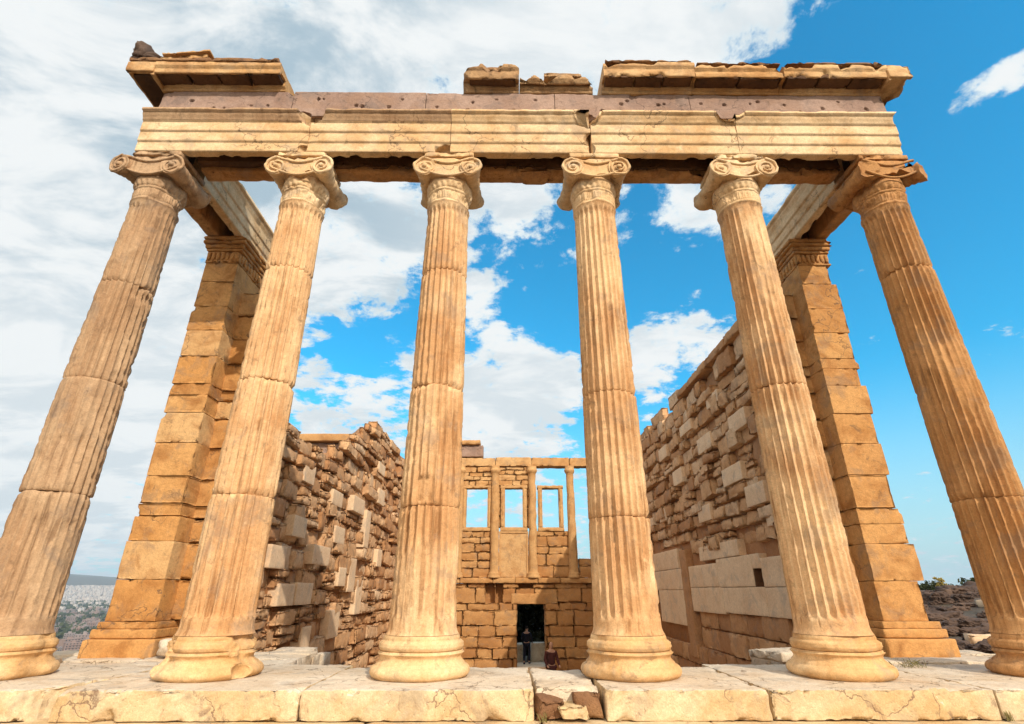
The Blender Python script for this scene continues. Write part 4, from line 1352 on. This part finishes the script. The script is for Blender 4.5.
def person(label, loc, rotz, shirt, trousers, arms, scale=1.0, crouch=False, cloth_label=None):
    root = empty('person', loc)
    root.rotation_euler = (0, 0, rotz)
    tag(root, label, 'person')

    def skin(name, verts, edges, rads, mat, par, rootv=0, sub=2):
        me = bpy.data.meshes.new(name)
        me.from_pydata([Vector(v) * scale for v in verts], edges, [])
        o = bpy.data.objects.new(name, me)
        COL.objects.link(o)
        mod = o.modifiers.new('skin', 'SKIN')
        for k, rd in enumerate(rads):
            me.skin_vertices[0].data[k].radius = (rd[0] * scale, rd[1] * scale) if isinstance(rd, tuple) else (rd * scale, rd * scale)
            me.skin_vertices[0].data[k].use_root = (k == rootv)
        s2 = o.modifiers.new('sub', 'SUBSURF'); s2.levels = sub; s2.render_levels = sub
        dg = C.evaluated_depsgraph_get()
        nm = bpy.data.meshes.new_from_object(o.evaluated_get(dg))
        bpy.data.objects.remove(o)
        nm.name = name
        nm.materials.clear(); nm.materials.append(mat)
        for p in nm.polygons:
            p.use_smooth = True
        r = bpy.data.objects.new(name, nm)
        COL.objects.link(r)
        r.parent = par
        return r
    hy = 0.0
    v = [(0, 0, 0.95), (0, 0, 1.12), (0, 0.01, 1.30), (0, 0, 1.44), (0, -0.01, 1.52), (0, -0.03, 1.60), (0, -0.03, 1.70), (0, -0.02, 1.76),
         (-0.19, 0, 1.41), (0.19, 0, 1.41), (-0.25, arms[0], 1.16), (0.25, arms[1], 1.16), (-0.23, arms[0] - 0.20, 0.98), (0.23, arms[1] - 0.20, 0.98), (-0.22, arms[0] - .28, .93), (0.22, arms[1] - .28, .93),
         (-0.10, 0, 0.90), (0.10, 0, 0.90), (-0.11, -0.10, 0.50), (0.11, 0.06, 0.50), (-0.11, -0.06, 0.08), (0.11, 0.20, 0.10), (-0.11, -0.18, 0.03), (0.11, 0.09, 0.03)]
    e = [(0, 1), (1, 2), (2, 3), (3, 4), (4, 5), (5, 6), (6, 7), (3, 8), (3, 9), (8, 10), (9, 11), (10, 12), (11, 13), (12, 14), (13, 15), (0, 16), (0, 17), (16, 18), (17, 19), (18, 20), (19, 21), (20, 22), (21, 23)]
    rr = [(0.15, 0.11), (0.14, 0.10), (0.16, 0.11), (0.12, 0.09), 0.055, (0.075, 0.09), (0.08, 0.10), (0.055, 0.07), 0.06, 0.06, 0.042, 0.042, 0.032, 0.032, (0.02, 0.035), (0.02, 0.035), 0.09, 0.09, 0.06, 0.06, 0.045, 0.045, 0.035, 0.035]
    body = skin('body', v, e, rr, M['skin'], root)
    # jacket and trousers a little larger than the body
    tv = [v[0], v[1], v[2], v[3], v[8], v[9], v[10], v[11], v[12], v[13]]
    te = [(0, 1), (1, 2), (2, 3), (3, 4), (3, 5), (4, 6), (5, 7), (6, 8), (7, 9)]
    skin('jacket', tv, te, [(0.18, 0.135), (0.165, 0.125), (0.18, 0.13), (0.135, 0.105), 0.078, 0.078, 0.06, 0.06, 0.046, 0.046], shirt, root)
    lv = [(0, 0, 0.99), v[16], v[17], v[18], v[19], (v[20][0], v[20][1], 0.12), (v[21][0], v[21][1], 0.13)]
    skin('trousers', lv, [(0, 1), (0, 2), (1, 3), (2, 4), (3, 5), (4, 6)], [(0.16, 0.125), 0.108, 0.108, 0.078, 0.078, 0.062, 0.062], trousers, root)
    skin('hair', [(0, 0.005, 1.62), (0, 0.005, 1.70), (0, 0.0, 1.765)], [(0, 1), (1, 2)], [(0.075, 0.07), (0.092, 0.098), (0.06, 0.08)], M['hair'], root)
    for s_ in (-1, 1):
        mb2 = MB()
        q = v[20] if s_ < 0 else v[21]
        blob(mb2, (q[0], q[1] - 0.06, 0.045), 0.05, 0.13, 0.045, 0.05, 1, 3, sub=2)
        V2 = np.concatenate(mb2.v) * scale
        me = bpy.data.meshes.new('shoe'); me.from_pydata(V2.tolist(), [], mb2.f); me.materials.append(M['navy'])
        o2 = bpy.data.objects.new('shoe', me); COL.objects.link(o2); o2.parent = root
    return root


person('person in dark clothes seen through the far doorway', (0.66, 19.9, -2.12), R(165), M['navy'], M['navy'], (-0.05, 0.05), 0.83)
person('person in maroon jacket standing right of the far doorway', (1.52, 17.3, -2.9), R(20), M['maroon'], M['maroon'], (0.0, -0.05), 1.04)

# ------------------------------------------------------------------ the other porch beyond the left wall
root = empty('side_porch', (-7.2, 14.7, -1))
tag(root, 'flat roofed porch showing over the dip in the left rubble wall', 'porch')
mb = MB(); stone(mb, (-8.6, 12.4, 5.75), (-5.62, 16.1, 6.02), 0.12, 0.02, 0.01, 3, 0.03, 201, 0.6); mb.build('roof', M['westwall'], root)
mb = MB(); stone(mb, (-8.3, 12.65, 5.05), (-5.62, 15.8, 5.74), 0.12, 0.02, 0.008, 3, 0.03, 202, 0.4); mb.build('entablature', M['frieze'], root)
mb = MB(); stone(mb, (-8.4, 12.6, -3.0), (-5.62, 15.9, 2.4), 0.2, 0.03, 0.02, 2, 0.04, 203, 0.5); mb.build('podium', M['westwall'], root)
for x, y in ((-8.0, 12.95), (-8.0, 15.5), (-8.0, 13.8), (-8.0, 14.65), (-6.6, 12.95), (-6.6, 15.5)):
    mb = MB()
    lathe(mb, [(0.26, 2.4), (0.25, 2.6), (0.22, 3.2), (0.20, 3.5), (0.24, 3.9), (0.25, 4.2), (0.13, 4.32), (0.10, 4.4), (0.15, 4.55), (0.15, 4.7), (0.2, 4.8), (0.3, 4.95), (0.3, 5.045)], x, y, 32, amp=0.02, seed=int(x * 10 + y), scale=5)
    mb.build('figure_column', M['repair'], root)

# ------------------------------------------------------------------ steps
SG = 'blocks of the top step under the columns'
sty = [(-6.6, -4.02, 'broken brown ended step block at far left under the first column', [(-3.98, -0.90, -0.05, 0.40), (-4.1, -0.92, -0.20, 0.24), (-4.02, -0.5, 0.05, 0.2)]),
       (-4.0, -1.95, 'long yellowish step block under the second column with a chipped right end', [(-1.92, -0.87, -0.08, 0.10), (-4.0, -0.87, 0.02, 0.12), (-2.2, -.45, .04, .1)]),
       (-1.94, 0.045, 'pale step block under the third column', [(0.08, -0.90, -0.05, 0.10), (-0.25, -0.90, -0.10, 0.10)]),
       (0.66, 2.05, 'smooth yellow faced step block under the fourth column', [(0.66, -0.87, -0.02, 0.10)]),
       (2.065, 3.99, 'long cream step block under the fifth column', [(2.06, -0.87, -0.1, 0.05), (4.0, -.88, -.13, .1)]),
       (4.005, 6.6, 'cracked step block at far right under the last column', [(4.0, -0.87, -0.13, 0.12), (4.6, -.88, .03, .1)])]
for i, (x0, x1, lab, bt) in enumerate(sty):
    mb = MB()
    rnd = random.Random(i + 90)
    cc = []
    for q in range(int((x1 - x0) * 2.2)):
        lowr = rnd.random() < 0.3
        cc.append(((rnd.uniform(x0, x1), -0.83 + rnd.uniform(0.0, 0.025), (-0.21 if lowr else -0.012) + rnd.uniform(-.012, .012)), (rnd.uniform(-0.5, 0.5), -1, (-0.7 if lowr else rnd.uniform(0.4, 1.2))), rnd.uniform(0.05, 0.17)))
    if i == 0:
        cc += [((-4.30, -0.83, -0.1), (0.85, -0.6, 0.12), 0.55), ((-4.12, -0.5, 0.0), (0.8, -0.1, 0.7), 0.3)]
    if i == 1:
        cc += [((-2.02, -0.80, -0.03), (0.6, -0.5, 0.8), 0.16), ((-3.95, -0.8, -0.02), (-0.6, -0.5, 0.8), 0.14)]
    if i == 2:
        cc += [((-0.12, -0.83, -0.10), (0.5, -1, 0.25), 0.22), ((0.0, -0.8, -0.03), (0.7, -0.3, 0.8), 0.15)]
    if i == 3:
        cc += [((0.72, -0.82, -0.04), (-0.7, -0.7, 0.5), 0.16)]
    stone(mb, (x0, -0.83, -0.225), (x1, 0.62 if abs((x0 + x1) / 2) < 2.0 else 0.88, 0.0), 0.03, 0.008, 0.007, 3, 0.03, 500 + i, 0.5, (), chipw=0.04, cuts=cc)
    o = mb.build('step_block', [M['step'], M['pave']])
    for p in o.data.polygons:       # treads are worn to pale marble, the faces keep their patina
        if p.normal.z > 0.75:
            p.material_index = 1
    tag(o, lab, 'step block', SG)
root = empty('step_block', (0.35, -0.1, -0.225))
tag(root, 'short shattered step block in the middle below the doorway', 'step block', SG)
mb = MB()
stone(mb, (0.06, -0.68, -0.225), (0.645, 0.62, -0.004), 0.03, 0.02, 0.02, 4, 0.08, 520, 0.5, cuts=[((0.2, -0.66, -0.06), (-0.4, -1, 0.7), 0.25), ((0.5, -0.62, -0.03), (0.3, -0.8, 0.9), 0.25)], rough=0.02)
mb.build('tread', M['pave'], root)
mb = MB()
stone(mb, (0.075, -0.80, -0.225), (0.30, -0.60, -0.07), 0.025, 0.015, 0.02, 5, 0.06, 521, warp=0.22, rough=0.02)
stone(mb, (0.40, -0.79, -0.225), (0.635, -0.58, -0.03), 0.025, 0.015, 0.02, 5, 0.06, 523, warp=0.20, rough=0.02)
mb.build('broken_core', M['crust'], root)
mb = MB()
stone(mb, (0.20, -0.835, -0.225), (0.53, -0.62, -0.105), 0.025, 0.012, 0.015, 5, 0.05, 522, warp=0.25, rough=0.01)
mb.build('loose_wedge', M['step'], root)
mb = MB()
x = -8.5
rn = random.Random(31)
while x < 8.5:
    L = rn.uniform(1.3, 2.1)
    stone(mb, (x, -1.35, -0.49), (x + L - 0.006, -0.3, -0.23), 0.06, 0.012, 0.006, 3, 0.04, rn.randrange(999))
    x += L
tag(mb.build('lower_step', M['step']), 'long bright lower step along the bottom edge of the picture', 'step')
mb = MB()
x = -8.8
while x < 8.8:
    L = rn.uniform(1.3, 2.1)
    stone(mb, (x, -1.9, -0.76), (x + L - 0.006, -0.9, -0.495), 0.08, 0.012, 0.006, 3, 0.04, rn.randrange(999))
    x += L
tag(mb.build('bottom_step', M['step']), 'lowest step of the porch just below the picture edge', 'step')

# cracked paving behind the columns
mb = MB()
rn = random.Random(44)


def pave(x0, x1, y0, y1, zf, lmin=0.5, lmax=1.3):
    y = y0
    while y < y1 - 0.05:
        d = min(rn.uniform(0.35, 0.75), y1 - y)
        x = x0
        while x < x1 - 0.05:
            L = min(rn.uniform(lmin, lmax), x1 - x)
            z = zf + rn.uniform(-0.035, 0.03)
            stone(mb, (x, y, -0.3), (x + L - rn.uniform(0.004, 0.03), y + d - rn.uniform(0.004, 0.03), z), 0.07, 0.02, 0.015, 3, 0.05, rn.randrange(9999), 0.5, rough=0.01,
                  rot=Matrix.Rotation(R(rn.uniform(-2.5, 2.5)), 3, 'Z').to_quaternion())
            x += L
        y += d


pave(-6.6, -2.75, 0.89, 2.7, 0.0)
pave(3.35, 6.6, 0.89, 2.7, 0.0)
tag(mb.build('stone_pavement', M['pave']), kind='structure')
mb = MB()
stone(mb, (3.0, 1.1, -0.02), (3.75, 1.75, 0.11), 0.05, 0.03, 0.02, 4, 0.12, 611, rough=0.02, rot=Matrix.Rotation(R(12), 3, 'Z').to_quaternion())
tag(mb.build('broken_slab', M['pave']), 'pale broken slab on the paving behind the fifth column', 'stone slab')
for i, (x, y, a, b, c, lab) in enumerate([(-4.5, 1.6, 0.14, 0.14, 0.10, 'rubble stone at the foot of the left pier'),
                                          (4.2, 1.3, 0.16, 0.12, 0.05, 'low flat stone on the paving left of the right pier')]):
    mb = MB(); blob(mb, (x, y, 0.06 + c * 0.6), a, b, c, 0.3, 1.4, 60 + i, sub=4)
    tag(mb.build('rubble_stone', M['pave']), lab, 'stone')

# weeds in the cracks
for i, (x, y, z, n, lab) in enumerate([(4.02, -0.86, -0.22, 26, 'dry weed tuft in the step crack at far right'), (0.12, -0.88, -0.22, 14, 'small weed at the left edge of the shattered step block'),
                                       (4.3, 0.6, 0.0, 40, 'flat dry weed patch on the floor left of the last column')]):
    mb = MB(); rn = random.Random(i)
    for q in range(n):
        a = rn.uniform(0, 6.28); l = rn.uniform(0.03, 0.09); sp = rn.uniform(0.01, 0.05) * (4 if i == 2 else 1)
        bx, by = x + rn.uniform(-.03, .03) * (6 if i == 2 else 1), y + rn.uniform(-.02, .02) * (5 if i == 2 else 1)
        mb.add([(bx - .004, by, z), (bx + .004, by + .002, z), (bx + math.cos(a) * sp * .6 + .003, by + math.sin(a) * sp * .6, z + l * .7), (bx + math.cos(a) * sp, by + math.sin(a) * sp, z + l)], [[0, 1, 2], [0, 2, 3]])
    tag(mb.build('weed', M['grass'], smooth=False), lab, 'plant')

# ------------------------------------------------------------------ ground and distance
def smooth(a, b, x):
    t = min(1, max(0, (x - a) / (b - a)))
    return t * t * (3 - 2 * t)


def ground_z(x, y):
    d = math.hypot(x, y)
    az = math.degrees(math.atan2(x, y))
    z = -0.82
    left = smooth(-12, -30, az) if y > -50 else 1.0
    right = smooth(12, 26, az) if y > 0 else 0.0
    # rocky rise to the right
    rise = 1.55 * smooth(14, 62, d) - 0.2 * math.sin(d * 0.35 + az * 0.2)
    z += right * rise * smooth(6, 14, d)
    if y > 0 and abs(x) < 22:
        z -= 1.85 * smooth(15, 19.5, y) * smooth(22, 11, abs(x))
    edge = smooth(62, 330, d) if right > 0 else (smooth(12, 120, d) if left > 0 else smooth(38, 330, d))
    plain = -92 + 20 * smooth(2500, 4300, d) + 100 * smooth(4300, 6300, d) * (0.45 + 0.55 * left)
    z = z * (1 - edge) + plain * edge
    if d > 6000:
        h = 255 * smooth(6300, 9500, d) * (0.72 + 0.28 * math.sin(az * 0.30 + 2.0) + 0.06 * math.sin(az * 1.7))
        z += h * (0.35 + 0.65 * left) - 70 * (1 - left) * smooth(6300, 9500, d)
    return z


xs1 = [-5.5, 5.5]
radii = sorted(set([0, 7, 8.5, 10, 12, 14, 17, 20, 23, 26, 30, 34, 38, 43, 48, 54, 60, 68, 78, 90, 110, 140, 180, 230, 300, 400, 600, 900, 1300, 1800, 2400, 3000, 3700, 4500, 5300, 6300, 7000, 7800, 8600, 9500, 10500]))
ax = sorted(set([-r for r in radii] + radii + xs1 + [-5.5, 5.5, -9, 9]))
ay = sorted(set([-r for r in radii] + radii + [2.6, 18.9, 5, 15.5, 21, 22]))
V = [(x, y, ground_z(x, y)) for y in ay for x in ax]
F = []
nx = len(ax)
for j in range(len(ay) - 1):
    for i in range(nx - 1):
        xm, ym = (ax[i] + ax[i + 1]) / 2, (ay[j] + ay[j + 1]) / 2
        if -5.5 <= xm <= 5.5 and 2.6 <= ym <= 18.9:
            continue
        F.append([j * nx + i, j * nx + i + 1, (j + 1) * nx + i + 1, (j + 1) * nx + i])
mb = MB().add(V, F)
# the city plain in front of the camera needs finer ground: a fan over the two visible gaps is already in the grid
tag(mb.build('ground', M['ground'], loc=(0, 0, 0)), kind='structure')
mb = MB()
n = 40
gx = np.linspace(-5.5, 5.5, n); gy = np.linspace(0.8, 18.95, n)
GX, GY = np.meshgrid(gx, gy)
gz = -2.93 + 0.06 * (fbm(np.stack([GX.ravel(), GY.ravel(), 0 * GX.ravel()], 1), 1.3, 3, 2) - 0.5)
idx = np.arange(n * n).reshape(n, n)
F = np.stack([idx[:-1, :-1].ravel(), idx[:-1, 1:].ravel(), idx[1:, 1:].ravel(), idx[1:, :-1].ravel()], 1)
mb.add(np.stack([GX.ravel(), GY.ravel(), gz], 1), F)
tag(mb.build('earth_floor', M['earth'], loc=(0, 0, 0)), kind='structure')
# foundation under the back of the porch floor, facing the sunken hall
mb = coursed(MB(), -5.0, 5.0, -3.0, -0.31, 0.95, 0.5, 170, 0.4, 0.55, 0.7, 1.4, 0.01)
tag(mb.build('foundation_wall', M['westwall']), 'squared stone foundation under the back of the porch floor', 'foundation')


def leaf_tree(name, label, loc, h, w, n, seed, mat=None, group=None, trunk_h=0.3, leaf=None, cat='tree'):
    rn = np.random.RandomState(seed)
    root = empty(name, loc)
    tag(root, label, cat, group)
    leaf = leaf or h * 0.035
    L = Vector(loc)
    mb = MB()
    tube(mb, [(L.x, L.y, L.z - 0.3), (L.x + 0.02 * h, L.y, L.z + trunk_h * h), (L.x + 0.01 * h, L.y + 0.03 * h, L.z + 0.75 * h)], [0.045 * h, 0.03 * h, 0.008 * h], 8)
    for q in range(5):
        a = rn.rand() * 6.28
        tube(mb, [(L.x + 0.02 * h, L.y, L.z + trunk_h * h * (0.8 + .1 * q)), (L.x + math.cos(a) * w * 0.35, L.y + math.sin(a) * w * 0.35, L.z + h * (0.5 + 0.08 * q))], [0.02 * h, 0.006 * h], 6)
    mb.build('trunk', M['bark'], root)
    k = 16
    cen = np.stack([(rn.rand(k) - 0.5) * w * 0.75, (rn.rand(k) - 0.5) * w * 0.75, trunk_h * h + (1 - trunk_h) * h * (0.15 + 0.7 * rn.rand(k))], 1)
    which = rn.randint(0, k, n)
    d = rn.randn(n, 3); d /= np.linalg.norm(d, axis=1, keepdims=True)
    rad = (0.14 + 0.14 * rn.rand(k))[which] * w * rn.rand(n) ** 0.4
    c = cen[which] + d * rad[:, None] * np.array((1, 1, 0.75)) + np.array(loc)
    u = rn.randn(n, 3); u /= np.linalg.norm(u, axis=1, keepdims=True)
    v = np.cross(u, rn.randn(n, 3)); v /= np.linalg.norm(v, axis=1, keepdims=True)
    s = leaf * (0.6 + 0.8 * rn.rand(n))[:, None]
    P = np.stack([c - u * s, c + v * s * 0.5, c + u * s, c - v * s * 0.5], 1).reshape(-1, 3)
    F = np.arange(4 * n).reshape(n, 4)
    MB().add(P, F).build('crown', mat or M['leaf'], root, smooth=False)
    return root


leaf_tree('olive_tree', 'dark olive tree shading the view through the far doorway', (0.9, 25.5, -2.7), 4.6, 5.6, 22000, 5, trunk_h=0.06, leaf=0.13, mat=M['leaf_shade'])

# rocks on the right slope, between the right pier and the last column
rn = random.Random(77)
RG = 'brown rocks on the slope right of the pier'
cnt = 0
rl = ['nearest dark boulder at the foot of the slope beside the right pier', 'pale topped boulder low on the slope near the last column']
for q in range(110):
    az = rn.uniform(33.5, 46)
    d = 11.0 + 50 * (q / 110) ** 1.2 + rn.uniform(-1, 1)
    x, y = d * math.sin(R(az)) - 0.18, d * math.cos(R(az)) - 6
    if x < 6.4:
        continue
    r_ = rn.uniform(0.16, 0.62) * (0.5 + d / 45)
    z = ground_z(x, y)
    mb = MB()
    blob(mb, (x, y, z + r_ * 0.10), r_ * rn.uniform(0.8, 1.7), r_ * rn.uniform(0.7, 1.1), r_ * rn.uniform(0.35, 0.7), 0.5, 1.7, q, sub=5 if r_ > 0.3 else 4)
    o = mb.build('boulder', M['rock'], smooth=False)
    tag(o, 'dark brown boulder among others on the rocky slope right of the pier', 'boulder', RG)
for q, (az, d, sx, sz, lab, mt) in enumerate([(39.8, 22, 1.3, 0.28, 'low pale fallen block on the rocky slope', 'repair'), (40.2, 42, 0.9, 0.35, 'small white block high on the rocky slope', 'repair'),
                                              (38.6, 50, 3.0, 0.5, 'reddish ruined wall stub near the skyline at right', 'rock'), (40.6, 58, 3.6, 2.0, 'brown rock mound on the skyline at right', 'rock')]):
    x, y = d * math.sin(R(az)) - 0.18, d * math.cos(R(az)) - 6
    mb = MB()
    z = ground_z(x, y)
    if q == 3:
        blob(mb, (x, y, z - 0.7), sx, sx * 0.8, sz * 0.8, 0.5, 1.7, 9, sub=5)
    else:
        stone(mb, (x - sx / 2, y - 0.4, z - 0.1), (x + sx / 2, y + 0.4, z + sz), 0.12, 0.04, 0.03, 2, 0.12, 620 + q, rough=0.04, rot=Matrix.Rotation(R(-30 + 20 * q), 3, 'Z').to_quaternion())
    tag(mb.build('fallen_block' if q < 2 else ('wall_stub' if q == 2 else 'rock_mound'), M[mt]), lab, 'rock' if q == 3 else 'stone block' if q < 2 else 'ruined wall')
TG = 'dark trees along the skyline at right'
for q, (az, d, h) in enumerate([(36.4, 74, 2.0), (37.1, 72, 2.3), (37.9, 75, 2.0), (35.8, 73, 2.2), (38.7, 70, 1.5), (42.2, 66, 3.2), (35.2, 76, 2.6), (39.6, 70, 2.6), (43.3, 68, 3.0), (38.2, 78, 1.5)]):
    x, y = d * math.sin(R(az)) - 0.18, d * math.cos(R(az)) - 6
    leaf_tree('tree', 'small dark bushy tree in the row on the right skyline', (x, y, ground_z(x, y) - 0.25), h * 0.55, h * 0.8, 700, 30 + q, group=TG, leaf=h * 0.06)
x, y = 66 * math.sin(R(37.6)) - .18, 66 * math.cos(R(37.6)) - 6
leaf_tree('shrub', 'small yellow shrub in front of the dark skyline trees at right', (x, y, ground_z(x, y) - 0.1), 1.3, 0.75, 500, 55, mat=M['leaf_dry'], leaf=0.07, cat='shrub', trunk_h=0.1)

# city on the left
def house_mesh(kind, seed):
    rn = random.Random(seed)
    mb = MB()
    w, d, h = [(14, 12, 13), (20, 12, 16), (11, 11, 9)][kind]

    def bx(x0, x1, y0, y1, z0, z1, mat=0):
        v = [(x0, y0, z0), (x1, y0, z0), (x1, y1, z0), (x0, y1, z0), (x0, y0, z1), (x1, y0, z1), (x1, y1, z1), (x0, y1, z1)]
        mb.add(v, [[3, 2, 1, 0], [4, 5, 6, 7], [0, 1, 5, 4], [1, 2, 6, 5], [2, 3, 7, 6], [3, 0, 4, 7]], 0.0, mat)
    bx(-w / 2, w / 2, -d / 2, d / 2, -6, h)
    bx(-w / 2 - .3, w / 2 + .3, -d / 2 - .3, d / 2 + .3, h + .01, h + .8)
    bx(-2.5, 2.5, -1, 3.5, h + .81, h + 3.4)
    z = 2.0
    while z < h - 1.5:
        k = int(w / 3.5)
        for i in range(k):
            x = -w / 2 + w * (i + 0.5) / k
            bx(x - 0.8, x + 0.8, -d / 2 - 0.05, -d / 2 + 0.2, z, z + 1.6, 1)
        bx(-w / 2 + 0.5, w / 2 - 0.5, -d / 2 - 1.1, -d / 2 - 0.02, z - 1.1, z - 0.9)
        z += 3.1
    return mb


protos = []
mk = []
for k in range(3):
    m2 = M['house'].copy(); mk.append(m2)
rn = random.Random(8)
houses = []
for k in range(6):
    o = house_mesh(k % 3, k).build('house', [M['house'], M['win']], smooth=False, loc=(0, 0, 0))
    at = o.data.attributes['tint']
    for a in at.data:
        a.value = (0.0, 0.35, 0.9, 0.15, 0.6, 0.3)[k]
    houses.append(o)
CGp = 'pale city buildings seen below the left pier'
n_h = 0
while n_h < 290:
    az = rn.uniform(-41, -32.5)
    d = 1100 + 2200 * rn.random() ** 1.1
    x, y = d * math.sin(R(az)), d * math.cos(R(az))
    src = houses[n_h % 6]
    o = src if n_h < 6 else src.copy()
    if n_h >= 6:
        COL.objects.link(o)
    o.location = (x, y, ground_z(x, y))
    s = rn.uniform(0.7, 1.25)
    o.scale = (s, s, s)
    o.rotation_euler = (0, 0, R(-az + rn.choice((0, 12, -18, 90, 30))))
    tag(o, 'small pale flat roofed building among many in the distant city', 'building', CGp)
    n_h += 1
# far white city as one mass
mb = MB()
rn = np.random.RandomState(3)
for q in range(2600):
    az = R(-43 + 12 * rn.rand())
    d = 4400 + 2100 * rn.rand()
    if rn.rand() < 0.10:
        d = 3000 + 1300 * rn.rand()
    x, y = d * math.sin(az), d * math.cos(az)
    z = ground_z(x, y)
    w, h = rn.uniform(8, 22), rn.uniform(8, 22)
    dd = 10
    v = [(x - w / 2, y - dd / 2, z - 5), (x + w / 2, y - dd / 2, z - 5), (x + w / 2, y + dd / 2, z - 5), (x - w / 2, y + dd / 2, z - 5), (x - w / 2, y - dd / 2, z + h), (x + w / 2, y - dd / 2, z + h), (x + w / 2, y + dd / 2, z + h), (x - w / 2, y + dd / 2, z + h)]
    mb.add(v, [[4, 5, 6, 7], [0, 1, 5, 4], [1, 2, 6, 5], [2, 3, 7, 6], [3, 0, 4, 7]], float(rn.choice((0, 0, 0.1, 0.3))))
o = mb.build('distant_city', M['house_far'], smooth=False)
tag(o, 'white mass of far city houses under the blue hill', 'city', kind='stuff')
# dark wooded belts between the city quarters
mb = MB()
for q in range(2600):
    az = R(-43 + 12 * rn.rand())
    d = 1500 + 2900 * rn.rand()
    band = math.sin(d / 150.0 + az * 14)
    if band < 0.15 and rn.rand() < 0.85:
        continue
    x, y = d * math.sin(az), d * math.cos(az)
    s = rn.uniform(7, 16)
    k = 26
    c = rn.randn(k, 3) * s * np.array((0.9, 0.9, 0.35)) + np.array((x, y, ground_z(x, y) + s * 0.5))
    u = rn.randn(k, 3); u /= np.linalg.norm(u, axis=1, keepdims=True)
    v = np.cross(u, rn.randn(k, 3)); v /= np.linalg.norm(v, axis=1, keepdims=True)
    P = np.stack([c - u * s * .4, c + v * s * .3, c + u * s * .4, c - v * s * .3], 1).reshape(-1, 3)
    mb.add(P, np.arange(4 * k).reshape(k, 4))
tag(mb.build('wood', M['leaf'], smooth=False), 'dark tree belts between quarters of the distant city', 'woods', kind='stuff')

# ------------------------------------------------------------------ haze
mb = MB()
a, b, z0, z1 = -11000, 11000, -110, 420
mb.add([(a, a, z0), (b, a, z0), (b, b, z0), (a, b, z0), (a, a, z1), (b, a, z1), (b, b, z1), (a, b, z1)],
       [[3, 2, 1, 0], [4, 5, 6, 7], [0, 1, 5, 4], [1, 2, 6, 5], [2, 3, 7, 6], [3, 0, 4, 7]])
hm = bpy.data.materials.new('haze')
hm.use_nodes = True
hm.node_tree.nodes.clear()
pv = nn(hm.node_tree, 'ShaderNodeVolumePrincipled')
pv.inputs['Color'].default_value = (0.62, 0.82, 1.0, 1)
pv.inputs['Density'].default_value = 0.00008
ho = nn(hm.node_tree, 'ShaderNodeOutputMaterial')
hm.node_tree.links.new(pv.outputs[0], ho.inputs['Volume'])
o = mb.build('haze', hm, smooth=False)
tag(o, kind='stuff')
